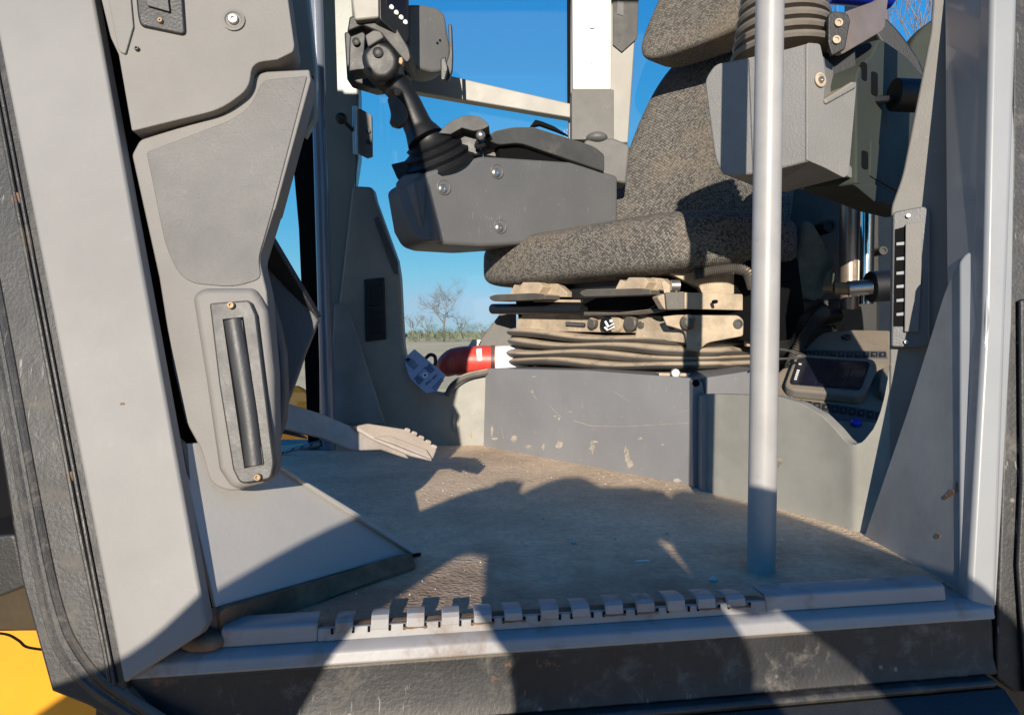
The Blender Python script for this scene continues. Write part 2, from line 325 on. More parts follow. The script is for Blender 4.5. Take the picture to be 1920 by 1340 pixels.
def bolt(pl, px, py, r, parent, m=None, cup=True, name='bolt', mc=None):
    c = pl.at(px, py); ax = -pl.n
    o = lathe(name, c, ax, [(r*0.6, -0.001), (r*0.62, 0.0025), (r*0.5, 0.0042), (r*0.28, 0.0042), (r*0.25, 0.002), (0, 0.002)], m or m_steel, parent, 14)
    if cup: lathe('washer', c, ax, [(r*1.25, -0.001), (r*1.3, 0.0012), (r*1.0, 0.0018), (r*0.85, 0.0004), (0, 0.0004)], mc or m_dusty, o, 20)
    return o
def ell(name, c, r, m, parent=None, e=1.0, fn=None, nu=40, nv=24, A=None, uvs=None):
    """super-ellipsoid in the frame A (columns = axes)"""
    A = A or Matrix.Identity(3); vs, fs, uv = [], [], []; c = Vector(c)
    f = lambda v: math.copysign(abs(v)**e, v)
    for i in range(nv+1):
        ph = -math.pi/2+math.pi*i/nv
        for j in range(nu+1):
            th = 2*math.pi*j/nu
            q = Vector((f(math.cos(ph))*f(math.cos(th))*r[0], f(math.cos(ph))*f(math.sin(th))*r[1], f(math.sin(ph))*r[2]))
            if fn: q = fn(q)
            vs.append(c+A @ q); uv.append(q)
    W1 = nu+1
    for i in range(nv):
        for j in range(nu): fs.append((i*W1+j, i*W1+j+1, (i+1)*W1+j+1, (i+1)*W1+j))
    me = bpy.data.meshes.new(name); me.from_pydata([tuple(v) for v in vs], [], fs)
    if uvs:
        # unroll: arc length round the girth and over the height
        l = me.uv_layers.new(name='UVMap'); su = [0]*len(vs); sv = [0]*len(vs)
        for i in range(nv+1):
            a = 0; 
            for j in range(1, nu+1):
                k = i*W1+j; a += (vs[(nv//2)*W1+j]-vs[(nv//2)*W1+j-1]).length; su[k] = a
        for j in range(nu+1):
            a = 0
            for i in range(1, nv+1): k = i*W1+j; a += (vs[k]-vs[k-W1]).length; sv[k] = a
        for lp in me.loops: l.data[lp.index].uv = (su[lp.vertex_index], sv[lp.vertex_index])
    bm = bmesh.new(); bm.from_mesh(me); bmesh.ops.remove_doubles(bm, verts=bm.verts, dist=1e-5); bmesh.ops.recalc_face_normals(bm, faces=bm.faces); bm.to_mesh(me); bm.free()
    return link(name, me, m, parent, angle=70)
def text(s, pl, px, py, size, m, parent, rot=0, name='lettering'):
    cu = bpy.data.curves.new(name, 'FONT'); cu.body = s; cu.size = size; cu.align_x = 'CENTER'; cu.align_y = 'CENTER'; cu.extrude = 0.0003
    tmp = bpy.data.objects.new('t', cu); COL.objects.link(tmp); dg = bpy.context.evaluated_depsgraph_get(); me = bpy.data.meshes.new_from_object(tmp.evaluated_get(dg))
    bpy.data.objects.remove(tmp); n = -pl.n; up = Vector((0, 0, 1)); x = up.cross(n).normalized(); y = n.cross(x)
    R = Matrix((x, y, n)).transposed() @ Matrix.Rotation(rot, 3, 'Z'); c = pl.at(px, py)+n*0.0009
    for v in me.vertices: v.co = R @ v.co+c
    me.name = name; return link(name, me, m, parent)

# ================================================================== SETTING
def ground():
    vs = [(-1500, -200, -1.3), (1500, -200, -1.3), (1500, 2500, -1.3), (-1500, 2500, -1.3)]
    o = link('ground', newmesh('ground', vs, [(0, 1, 2, 3)]), m_field); tag(o, 'flat tan stubble field reaching to the tree line', None, None, 'structure')
ground()
# ================================================================== CAB SHELL
cab = thing('grader_cab', (0.1, 1.2, 0), 'grey steel cab shell of a road grader with pillars and toothed door sill', 'cab')
FL = Pl((100, 1225, 0.9), (960, 1225, 0.9), (960, 900, 0.9)); FL.p = Vector((0, 0, 0)); FL.n = Vector((0, 0, -1))
def flz(z): q = Pl(1); q.p = Vector((0, 0, z)); q.n = Vector((0, 0, -1)); return q
# door pillar on the left of the opening
PA = Pl((230, 1283, 0.641), (385, 1165, 0.655), (0, 95, 0.735))
lp = slab('door_pillar', [(-47-165, -1010), (-6, -1010), (387, 1168, 8), (375, 1190), (231, 1283)], PA, 0.022, m_paint, cab, 0.004, 3)
tag(lp, 'wide pale grey leaning pillar on the left of the doorway')
def along(y, off): return 0+(y-95)*0.192+off     # outer edge of the pillar, shifted
seal = slab('door_seal', [(along(-1010, -135), -1010), (along(-1010, 14), -1010), (along(1270, 14), 1270), (236, 1290), (330, 1400), (290, 1400), (165, 1323, 5), (96, 1296, 3), (38, 1085), (along(600, -135), 600)], PA.off(0.004), 0.03, m_rub, cab, 0.004)
tag(seal, 'dirt caked black rubber seal beside the left pillar')
tube('seal_bead', [PA.off(0.002).at(along(y, -24)+(4 if y > 1100 else 0), y) for y in (-150, 200, 500, 800, 1000, 1200, 1275)], 0.0022, m_rubs, seal, 8)
tube('seal_bead', [PA.off(0.002).at(along(y, -13), y) for y in (-150, 200, 500, 800, 1000, 1200, 1283)], 0.0018, m_rubs, seal, 8)
tube('seal_lip', [PA.off(0.01).at(along(y, -108)+dx, y) for y, dx in ((-150, 0), (200, 0), (600, 0), (1000, -3), (1150, 0), (1220, 12), (1280, 48), (1340, 125), (1400, 215))], 0.0075, m_rubs, seal, 10)
tube('seal_lip', [PA.off(0.006).at(along(y, -88)+dx, y) for y, dx in ((-150, 0), (200, 0), (600, 0), (1000, -3), (1150, 3), (1220, 22), (1280, 62), (1340, 140), (1400, 230))], 0.005, m_rub, seal, 10)
for (x, y, r) in ((32, 372, .006), (132, 893, .005)): lathe('rusty_bolt', PA.off(0.003).at(x, y), (0, -1, 0), [(r, -0.002), (r, 0.0006), (r*.7, .0014), (0, .0014)], m_rust, seal, 10)
slab('dark_gap_panel', [(0, -900), (130, -900), (300, 250), (395, 800), (365, 850), (408, 1138), (400, 1160), (330, 1160)], 0.79, 0.02, m_dark, cab, 0.002)  # black sheet for the dark gap, widened to stop a sun leak
slab('pillar_return', [(300, 800), (334, 826), (342, 833), (405, 1136, 4), (384, 1165)], 0.70, 0.01, m_shelld, cab, 0.001)  # pillar's inner return, its shade put into a darker colour
# sill
def sx(px, z, pz0):  # point on the sill line: world
    pass
SL, SR = Vector((-0.425, 0.6385, 0)), Vector((0.535, 0.7885, 0))
sd = (SR-SL).normalized(); sn = Vector((sd.y, -sd.x, 0))          # sn points out of the cab
def S(px, back, z):
    """point of the sill seen at column px, 'back' metres behind its outer face"""
    o = SL-sn*back; r = (px-960)/F        # X = r*Y
    t = (r*o.y-o.x)/(sd.x-r*sd.y); q = o+sd*t; return Vector((q.x, q.y, z))
def sillpiece(name, px0, px1, prof, m, parent, bevel=0.0015, seg=2):
    A = [S(px0, b, z) for b, z in prof]; B = [S(px1, b, z) for b, z in prof]; n = len(prof)
    # same world end points whatever the depth: use the px of the front face
    a0 = S(px0, 0, 0); b0 = S(px1, 0, 0)
    A = [a0-sn*b+Vector((0, 0, z)) for b, z in prof]; B = [b0-sn*b+Vector((0, 0, z)) for b, z in prof]
    fs = [tuple(range(n)), tuple(range(2*n-1, n-1, -1))]+[(i, n+i, n+(i+1) % n, (i+1) % n) for i in range(n)]
    return link(name, newmesh(name, A+B, fs), m, parent, bevel, seg)
sill = sillpiece('door_sill', 214, 1868, [(0, -0.017), (0.003, -0.006), (0.012, 0.0), (0.16, 0.0), (0.16, -0.01), (0.016, -0.01), (0.006, -0.02)], m_sill, cab, 0.002)
tag(sill, 'glossy grey sill flange along the bottom of the doorway')
zt = 0.0185
sillpiece('step_strip', 406, 592, [(0.014, 0.0003), (0.016, zt-0.002), (0.019, zt), (0.044, zt+0.001), (0.044, zt-0.003), (0.021, zt-0.003), (0.020, 0.0003)], m_sill, sill, 0.002, 3)
sillpiece('step_strip', 1450, 1793, [(0.014, 0.0003), (0.016, zt-0.002), (0.019, zt), (0.046, zt+0.001), (0.046, zt-0.003), (0.021, zt-0.003), (0.020, 0.0003)], m_sill, sill, 0.002, 3)
sillpiece('step_face', 592, 1450, [(0.014, 0.0003), (0.016, zt-0.006), (0.021, zt-0.006), (0.020, 0.0003)], m_sill, sill, 0.001)
# bent teeth
x = 610
toothx = [638+i*68 if i < 1 else None for i in range(1)]
tx = [640, 710, 778, 845, 908, 968, 1036, 1098, 1160, 1222, 1282, 1340, 1398]
for i, cx in enumerate(tx):
    h = 0.0205+random.uniform(-0.001, 0.002); sk = random.uniform(-2, 2)-(i-5)*0.9
    a = S(cx-17, 0, 0); b = S(cx+17, 0, 0); sh = sd*(sk*0.0006)
    pr = [(0.0125, 0.009), (0.0135, h-0.003), (0.017, h+0.0005), (0.028, h+0.0015), (0.0345, h+0.0005), (0.0345, h-0.0015), (0.028, h-0.001), (0.019, h-0.003), (0.0155, 0.009)]
    n = len(pr); A = [a-sn*q+Vector((0, 0, z))+sh*(q/0.02) for q, z in pr]; B = [b-sn*q+Vector((0, 0, z))+sh*(q/0.02) for q, z in pr]
    fs = [tuple(range(n)), tuple(range(2*n-1, n-1, -1))]+[(k, n+k, n+(k+1) % n, (k+1) % n) for k in range(n)]
    o = link('grip_tooth', newmesh('grip_tooth', A+B, fs), m_sill, sill, 0.001)
    if i in (2, 4, 5, 8, 9, 11, 12):
        q = S(cx, 0, 0); multi('rust_line', [([q-sn*0.0122+sd*s_+Vector((0, 0, z)) for s_, z in ((-.0115, 0.0085), (-.003, 0.0078), (.005, 0.0086), (.0118, 0.0076), (.0118, 0.0098), (.002, 0.0094), (-.0115, 0.0102))], -sn*0.0012)], m_rust, o, 0)
    # rusty dark slot each side
    for dx in (-20, 20):
        q = S(cx+dx, 0, 0); multi('tooth_slot', [([q-sn*0.0137+sd*s*0.0011+Vector((0, 0, z)) for s, z in ((-1, 0.007), (1, 0.007), (1, 0.0124), (-1, 0.0124))], -sn*0.0012)], m_dark, o, 0)
sillpiece('packed_dirt', 594, 1448, [(0.0205, 0.002), (0.022, 0.0115), (0.030, 0.013), (0.042, 0.009), (0.050, 0.002)], m_medge, sill, 0.002)
# black dirty rubber under the sill
def under(name, px0, px1, prof, m, parent, bevel=0.003): return sillpiece(name, px0, px1, prof, m, parent, bevel)
ls = under('sill_seal', 175, 1868, [(0.004, -0.019), (0.002, -0.060), (-0.004, -0.0775), (0.03, -0.08), (0.03, -0.019)], m_rub, cab)
tag(ls, 'dirt caked black rubber band below the sill')
under('seal_ridge', 260, 1850, [(-0.012, -0.078), (-0.015, -0.082), (-0.012, -0.087), (0.03, -0.087), (0.03, -0.078)], m_rubs, ls, 0.002)
st = under('step_ledge', 330, 1868, [(-0.012, -0.0885), (-0.035, -0.105), (-0.035, -0.15), (0.03, -0.15), (0.03, -0.0885)], m_blk, cab, 0.004)
under('step_block', 1375, 1455, [(-0.036, -0.094), (-0.055, -0.10), (-0.055, -0.13), (-0.036, -0.13)], m_pod, st, 0.003)
sillpiece('lower_body', 330, 2300, [(0.035, -0.02), (0.035, -0.6), (0.2, -0.6), (0.2, -0.02)], m_blk, cab, 0.004)
# left: yellow bodywork and black bracket beyond the seal
slab('body_panel', [(-500, 1085), (480, 1085), (480, 1700), (-500, 1700)], 0.86, 0.03, m_yel, cab, 0.004)
slab('dark_slab', [(-500, 1080), (160, 1080), (160, 1186), (60, 1184), (-500, 1190)], 0.80, 0.03, m_panelshade, cab, 0.004)  # dark slab standing in for the bracket's shade on the yellow panel
slab('side_bracket', [(-120, 1012), (28, 1000, 10), (42, 1060), (50, 1100, 8), (0, 1120), (-120, 1130)], 0.67, 0.12, m_blk, cab, 0.004)
slab('sun_block_panel', [(-1600, -950), (0, -950), (110, 100), (262, 1084), (-1600, 1084)], 0.775, 0.02, m_dark, cab, 0.004)  # dark panel extended out of view to block sun from the far wall
tube('cable', [W(-40, 1185, 0.79), W(10, 1188, 0.785), W(35, 1200, 0.785), W(50, 1212, 0.785), W(85, 1218, 0.79)], 0.0014, m_dark, cab, 8)
# right pillar
PR = Pl((1865, 1162, 0.792), (1795, 1110, 0.80), (1905, 0, 0.865))
rp = slab('door_pillar', [(1862, -150), (1914, -150), (1899, 300), (1868, 1164), (1815, 1130), (1845, 600)], PR, 0.03, m_paint_r, cab, 0.006, 4)
tag(rp, 'right pillar of the doorway with a pale outer edge')
slab('pillar_web', [(1770, -150), (1864, -150), (1848, 600), (1818, 1130), (1790, 1112), (1775, 500)], Pl((1860, 0, 0.880), (1818, 1120, 0.806), (1772, 500, 0.925)), 0.03, m_paint_r, rp, 0.002)
slab('right_seal', [(1900, -150), (2000, -150), (2000, 1300), (1905, 1300), (1866, 1270), (1869, 1150), (1897, 300)], PR.off(0.008), 0.03, m_rub, cab, 0.004)
slab('door_stop', [(1912, 560), (1990, 560), (1990, 1320), (1925, 1320), (1908, 1060), (1915, 900)], PR.off(-0.001), 0.006, m_blk, cab, 0.003)
gp = Pl((1797, 1112, 0.823), (1622, 1010, 1.036), (1797, 487, 0.885))
gu = slab('pillar_gusset', [(1799, 486), (1772, 545, 20), (1700, 775), (1617, 1016), (1797, 1114)], gp, 0.006, m_gusset, cab, 0.001)
tag(gu, 'dark grey rust marked triangular gusset at the foot of the right pillar')
slab('gusset_flange', [(1797, 490, 8), (1812, 472, 10), (1840, 470, 12), (1847, 490), (1836, 1112), (1825, 1128), (1797, 1113)], Pl((1797, 490, 0.878), (1845, 490, 0.860), (1797, 1113, 0.818)), 0.012, m_paint_r, gu, 0.004, 3)
# roof, rear wall and front header keep out the sky as the real cab does
slabz = lambda name, x0, x1, y0, y1, z0, z1, m, p: prism3(name, [Vector((x0, y0, z0)), Vector((x1, y0, z0)), Vector((x1, y1, z0)), Vector((x0, y1, z0))], Vector((0, 0, z1-z0)), m, p, 0.01)
slabz('roof', -1.0, 1.15, 0.62, 2.35, 1.62, 1.70, m_shelld, cab)
slabz('subfloor', -0.95, 1.1, 0.88, 2.1, -0.05, -0.012, m_shelld, cab)
slabz('rear_wall', 0.98, 1.04, 0.95, 2.1, -0.05, 0.62, m_shelld, cab)
slabz('rear_post', 0.98, 1.04, 1.95, 2.1, 0.62, 1.5, m_shelld, cab)
# ------------------------------------------------------------------ left trims (parts of the cab)
T1 = Pl((250, 240, 0.732), (540, 100, 0.757), (200, 0, 0.737))
ut = slab('upper_trim', [(60, -700), (190, 0), (207, 70, 6), (222, 102), (247, 246, 4), (300, 233), (415, 205, 30), (468, 165, 25), (472, 118, 22), (520, 112), (550, 97, 8), (552, 85), (520, -150), (440, -500), (380, -700)], T1, 0.04, m_trim, cab, 0.006, 4)
tag(ut, 'upper beige grey moulded trim with black switch')
slab('side_bulge', [(165, -150), (195, -40), (222, 96, 6), (235, 102, 4), (250, 50), (232, -150)], T1.off(-0.003), 0.01, m_trim, ut, 0.004, 3)
sw = slab('switch', [(240, -150), (257, 30, 16), (262, 48, 12), (348, 66, 12), (334, -150)], T1.off(-0.004), 0.008, m_blk, ut, 0.003, 3)
slab('rocker', [(262, -60), (275, 10, 3), (318, 22, 3), (308, -60)], T1.off(-0.008), 0.006, m_blks, sw, 0.002)
bolt(T1.off(-0.004), 302, 41, 0.0042, sw, m_brass, False, 'screw')
bolt(T1.off(-0.001), 438, 38, 0.009, ut, m_steel, True, mc=m_trim); bolt(T1, 258, 93, 0.004, ut, m_blks, False, 'screw')
T2 = Pl((250, 300, 0.742), (560, 160, 0.770), (440, 900, 0.715))
lt = slab('lower_trim', [(247, 290, 6), (262, 262, 8), (300, 250), (425, 212, 20), (462, 182, 18), (478, 140, 16), (500, 134), (580, 130, 4), (583, 150), (517, 392), (514, 395), (500, 440), (486, 485, 14), (500, 545), (512, 700), (515, 880, 15), (500, 905, 15), (430, 922, 20), (394, 906, 20), (378, 845, 15), (348, 790), (325, 690), (298, 520)], T2, 0.035, m_trim, cab, 0.007, 4)
tag(lt, 'lower grey moulded trim reaching down to the black grab handle')
slab('trim_face', [(274, 285, 6), (440, 222, 30), (472, 195, 16), (492, 150, 14), (576, 142, 4), (512, 388), (497, 440, 20), (484, 485, 16), (490, 522, 14), (440, 538, 30), (345, 530, 50), (312, 470, 50)], T2.off(-0.0015), 0.005, m_trimd, lt, 0.0015, 3)
slab('handle_housing', [(358, 552, 18), (380, 538, 10), (475, 538, 14), (488, 556), (502, 580), (513, 700), (516, 878, 15), (500, 905, 15), (434, 920, 20), (408, 880), (385, 720)], T2.off(-0.010), 0.02, m_trim, lt, 0.008, 4)
hb = slab('grab_handle', [(392, 568, 6), (468, 562, 8), (480, 590), (514, 868, 8), (508, 898, 10), (450, 908, 12), (436, 880), (410, 720)], T2.off(-0.018), 0.015, m_blks, lt, 0.004, 3)
slab('handle_recess', [(417, 598), (456, 594), (495, 868), (458, 878)], T2.off(-0.0185), 0.002, m_dark, hb, 0)
P3 = T2.off(-0.017)
tube('handle_grip', [P3.at(437, 600), P3.at(452, 690), P3.at(466, 780), P3.at(477, 872)], 0.0092, m_blks, hb, 20, rb=0.75)
for (xa, ya, xb, yb, k) in ((437, 600, 442, 640, 9), (473, 838, 477, 872, 9)):
    ribs = [([P3.off(-0.0066+abs(i-4)*3.9*0.00026).at(xa+(i-4)*3.9+u, ya+v) for u, v in ((0, 0), (1.5, 0), (1.5+xb-xa, yb-ya), (xb-xa, yb-ya))], Vector((0, 0.003, 0))) for i in range(k)]
    multi('grip_rib', ribs, m_blks, hb, 0.0003)
bolt(T2.off(-0.019), 434, 573, 0.006, hb, m_brass, False, 'screw'); bolt(T2.off(-0.019), 484, 894, 0.006, hb, m_brass, False, 'screw')
slab('trim_side', [(490, 540), (505, 560), (520, 610), (530, 660), (534, 740), (530, 790), (510, 850), (500, 862), (495, 700)], 0.79, 0.02, m_shelld, lt, 0.004)  # side wall of the trim, coloured dark for its shade
slab('dash_side_panel', [(470, 380), (504, 440), (560, 545), (598, 600, 4), (572, 664), (560, 700), (526, 792), (470, 880)], Pl((500, 440, 0.86), (598, 600, 0.87), (526, 792, 0.86)), 0.018, m_shelld, cab, 0.003)
slab('dash_shade_facet', [(470, 380), (504, 440), (598, 598), (590, 592), (545, 549), (505, 506), (470, 480)], Pl((500, 440, 0.84), (598, 600, 0.868), (505, 506, 0.856)), 0.01, m_blk, cab, 0.002)  # black colour gives this facet the shade of facing away from the sun
# black corner seen behind the trims
slab('window_edge', [(500, 375), (515, 395), (545, 300), (585, 140), (560, 140), (470, 300), (470, 480)], 0.83, 0.01, m_dark, cab, 0.001)
# inclined kick plate
KP = Pl((410, 1138, 0.685), (770, 1037, 0.925), (440, 860, 0.750))
kick = slab('kick_plate', [(334, 832), (400, 826), (500, 870), (524, 874), (770, 1036), (405, 1139)], KP, 0.006, m_plate, cab, 0.002)
tag(kick, 'smooth pale grey sloping plate low on the left inside the doorway')
slab('plate_edge', [(520, 872), (532, 876), (788, 1032), (776, 1038)], KP.off(-0.008), 0.006, m_plate, kick, 0.0015)
prism3('plate_skirt', [KP.off(0.004).at(406, 1137), KP.off(0.004).at(768, 1037), KP.off(0.004).at(768, 1037)-Vector((0, 0, 0.02)), KP.off(0.004).at(406, 1137)-Vector((0, 0, 0.045))], KP.n*0.01, m_plate, kick, 0.001)
slab('plate_gap', [(522, 876), (776, 1037), (790, 1035), (790, 1042), (768, 1042)], KP.off(0.004), 0.03, m_dark, kick, 0.001)
# ------------------------------------------------------------------ curved inner shell, right of the seat
def lerp(tab, x):
    for (a, ya), (b, yb) in zip(tab, tab[1:]):
        if x <= b: return ya+(yb-ya)*max(0, (x-a))/(b-a)
    return tab[-1][1]
def sheet(name, px, Yt, topt, m, parent, th=0.02, zb=-0.005):
    vs, fs = [], []; R = 14
    for x in px:
        Y = lerp(Yt, x); X = (x-960)/F*Y; z1 = H+(HY-lerp(topt, x))/F*Y
        for k in range(R+1): vs.append(Vector((X, Y, zb+(z1-zb)*k/R)))
    for i in range(len(px)-1):
        for k in range(R): a = i*(R+1)+k; fs.append((a, a+R+1, a+R+2, a+1))
    o = link(name, newmesh(name, vs, fs), m, parent)
    s = o.modifiers.new('solid', 'SOLIDIFY'); s.thickness = th; s.offset = 1
    # make sure thickness grows away from the camera
    if o.data.polygons[0].normal.y > 0: s.offset = 1
    else: s.offset = -1
    b = o.modifiers.new('bevel', 'BEVEL'); b.width = 0.004; b.segments = 3; b.limit_method = 'ANGLE'; b.angle_limit = math.radians(50)
    return o
sh = sheet('seat_shell', [1322+i*7 for i in range(51)], [(1322, 1.335), (1340, 1.308), (1480, 1.174), (1600, 1.064), (1672, 1.03)],
           [(1322, 738), (1400, 740), (1455, 742), (1500, 755), (1540, 778), (1565, 803), (1585, 828), (1600, 834), (1618, 828), (1640, 800), (1655, 760), (1668, 690), (1672, 650)], m_shell, cab)
tag(sh, 'scuffed grey plastic wall sweeping down in a U beside the seat')
bt = slab('rear_trim', [(1760, -150), (1745, 60, 10), (1692, 330, 20), (1671, 388, 10), (1668, 650), (1668, 1034), (1810, 1034), (1810, -150)], Pl((1668, 400, 1.029), (1668, 1010, 1.029), (1760, 400, 1.0)), 0.03, m_rtrim, cab, 0.003, 3)
tag(bt, 'tall grey plastic trim behind the right pillar with vent')
VP = Pl((1674, 400, 1.012), (1744, 400, 0.992), (1674, 600, 1.012))
vf = slab('vent_bezel', [(1674, 400, 8), (1680, 396, 4), (1733, 386, 8), (1744, 396, 8), (1743, 645, 10), (1725, 652, 8), (1671, 650, 6)], VP, 0.012, m_pod, bt, 0.003, 3)
slab('vent_slot', [(1678, 430), (1700, 424), (1700, 612), (1675, 612)], VP.off(-0.0006), 0.002, m_dark, vf, 0)
multi('louvre', [([VP.off(-0.001).at(a, b) for a, b in ((1681, y), (1697, y-2), (1697, y+4), (1681, y+5))], Vector((0, 0.002, 0))) for y in (455, 483, 510, 535, 561, 587)], m_keyi, vf, 0)
slab('vent_flap', [(1698, 420), (1729, 415), (1728, 500), (1722, 622), (1696, 622)], VP.off(-0.006), 0.006, m_trim, vf, 0.001)
bolt(VP.off(-0.001), 1703, 405, 0.005, vf, m_steel, False, 'screw'); bolt(VP.off(-0.001), 1699, 641, 0.005, vf, m_steel, False, 'screw')
# ------------------------------------------------------------------ far side of the cab
fs_ = slab('far_shell', [(660, 348), (698, 350, 8), (704, 375), (745, 488), (750, 520), (754, 600), (757, 650), (765, 690, 10), (792, 728, 20), (838, 741, 20), (875, 712, 20), (915, 703), (915, 842), (600, 842), (620, 700)], Pl(1.878), 0.05, m_shell, cab, 0.008, 3)
tag(fs_, 'grey plastic wall under the far window, mostly in shade')
FP = Pl(1.872)
slab('far_switch', [(682, 524, 3), (720, 520, 3), (724, 636, 3), (685, 641, 3)], FP, 0.01, m_blk, fs_, 0.004)
slab('rocker', [(690, 537, 2), (714, 534, 2), (716, 572), (691, 574)], FP.off(-0.004), 0.008, m_stick, fs_, 0.003)
slab('rocker', [(692, 585, 2), (717, 583, 2), (718, 624), (694, 627)], FP.off(-0.004), 0.008, m_stick, fs_, 0.003)
slab('shell_rib', [(700, 410), (708, 405), (746, 492), (747, 515), (738, 512)], FP.off(-0.003), 0.01, m_shelld, fs_, 0.002)
slab('far_gusset', [(626, 572, 6), (642, 564, 8), (654, 580), (722, 795), (618, 795)], Pl(1.85), 0.012, m_gusset, cab, 0.003)
fp = slab('far_pillar', [(596, -150), (652, -150), (668, 100), (672, 180), (672, 295), (664, 350), (664, 842), (598, 842)], Pl(1.90), 0.05, m_pillarg, cab, 0.006, 3)
tag(fp, 'green grey far door pillar behind the far rail')
slab('black_gasket', [(540, 200), (578, 120), (592, 300), (600, 845), (578, 845), (560, 430)], 1.97, 0.02, m_dark, cab, 0.002)
slab('pale_jamb', [(505, -150), (562, -150), (592, 130), (592, 220), (570, 260), (540, 150)], 1.2, 0.02, m_pillarg, cab, 0.004)
fsill = slab('far_sill', [(430, 872), (600, 826), (602, 838), (430, 890)], Pl(1.80), 0.03, m_shelld, cab, 0.003)
for i in range(5):
    x0 = 516+i*17; y0 = 850-i*4
    slab('grip_tooth', [(x0, y0), (x0+11, y0-3), (x0+13, y0+2), (x0+1, y0+5)], 1.72, 0.02, m_sill, fsill, 0.001)
# latch on far pillar
la = slab('door_latch', [(671, 204), (676, 204), (697, 216, 3), (698, 293, 2), (688, 296), (672, 288)], 1.85, 0.012, m_trimd, cab, 0.002)
tube('latch_rod', [W(665, 200, 1.84), W(667, 290, 1.84)], 0.007, m_steel, la, 12, sm=False)
tube('latch_rod', [W(668, 285, 1.84), W(667, 350, 1.84)], 0.0015, m_blk, la, 8, sm=False)
ell('latch_knob', W(640, 222, 1.80), (0.015, 0.015, 0.015), m_stick, la, nu=16, nv=10)
tube('latch_pin', [W(640, 222, 1.80), W(662, 245, 1.84)], 0.005, m_stick, la, 8, sm=False)
for y in (246, 266): lathe('bolt', W(691, y, 1.848), (0, -1, 0), [(0.006, -0.001), (0.006, 0.004), (0, 0.004)], m_blk, la, 10)
# window frame bar and rear window posts
wb = slab('window_bar', [(600, 105), (775, 130), (845, 142), (1075, 195), (1075, 222), (780, 172), (600, 142)], Pl(2.06), 0.04, m_pillarb, cab, 0.004)
tag(wb, 'beige square bar sloping across the far window')
slab('far_door_post', [(1066, -150), (1206, -150), (1178, 268), (1066, 268)], 2.09, 0.03, m_pillarb, cab, 0.004)
slab('dark_liner', [(1149, -150), (1203, -150), (1195, 72), (1166, 98), (1149, 84)], 2.083, 0.004, m_blk, cab, 0.001)
slab('liner_label', [(1158, 2), (1169, 4), (1169, 30), (1157, 26)], 2.081, 0.001, m_key, cab, 0)
slab('dark_gasket', [(1063, -150), (1070, -150), (1070, 200), (1064, 195)], 2.07, 0.01, m_dark, cab, 0)
# glass
def pane(name, pts, Y, lab=None):
    f = [Pl(Y).at(x, y) for x, y in pts]; me = newmesh(name, f+[p+Vector((0, 0.005, 0)) for p in f], [tuple(range(len(f))), tuple(range(2*len(f)-1, len(f)-1, -1))]+[(i, len(f)+i, len(f)+(i+1) % len(f), (i+1) % len(f)) for i in range(len(f))])
    o = link(name, me, m_glass, cab); tag(o, lab); return o
pane('window_pane', [(655, -150), (1064, -150), (1064, 730), (655, 730)], 2.12, 'dusty far door glass')
pane('window_pane', [(380, -150), (590, -150), (590, 850), (380, 850)], 2.0, 'dusty front corner glass')
pane('window_pane', [(1180, -150), (1420, -150), (1420, 700), (1180, 700)], 2.22, 'clear rear side glass')

# ================================================================== FLOOR MAT
fm = [(352, 1208, 14), (372, 1172, 20), (420, 1130, 30), (600, 1088, 30), (560, 1075), (560, 960), (500, 870), (490, 838), (600, 828), (620, 828), (912, 828), (1300, 905), (1345, 915), (1480, 945), (1625, 985), (1830, 1085), (1800, 1108, 10), (1770, 1090)]
mp_ = [flz(0.004).at(x, y) for x, y in rnd(fm)]
for px in (1700, 1500, 1300, 1100, 900, 700, 500): mp_.append(S(px, 0.036, 0.004))
mp_ += [S(414, 0.03, 0.004), S(412, 0.0165, 0.004), S(380, 0.018, 0.004), S(358, 0.03, 0.004)]
mt = prism3('floor_mat', mp_, Vector((0, 0, -0.012)), m_mat, None, 0.004, 3)
tag(mt, 'dusty brown leather-grained rubber mat covering the cab floor', 'floor mat')
# the mat curls up against the sloping plate and the pillar foot
def curl():
    top = [(404, 1139), (420, 1134), (450, 1126), (520, 1106), (600, 1084), (690, 1059), (765, 1038)]
    vs, fs = [], []; n = 7
    for i, (x, y) in enumerate(top):
        a = KP.off(-0.002).at(x, y) ; g = flz(0.003).at(x+16-6*(i == 0), y+52-i*3.5)
        for k in range(n): t = k/(n-1); p = a.lerp(g, t); p.z -= 0.010*math.sin(math.pi*t)*(1-i/8); vs.append(p)
    for i in range(len(top)-1):
        for k in range(n-1): q = i*n+k; fs.append((q, q+n, q+n+1, q+1))
    o = link('mat_curl', newmesh('mat_curl', vs, fs), m_medge, mt, sub=1); z = o.modifiers.new('s', 'SOLIDIFY'); z.thickness = 0.006
curl()
kid_ = ell('mat_lip', W(386, 1196, 0.685), (0.022, 0.020, 0.0085), m_medge, mt, 0.75, nu=24, nv=14)
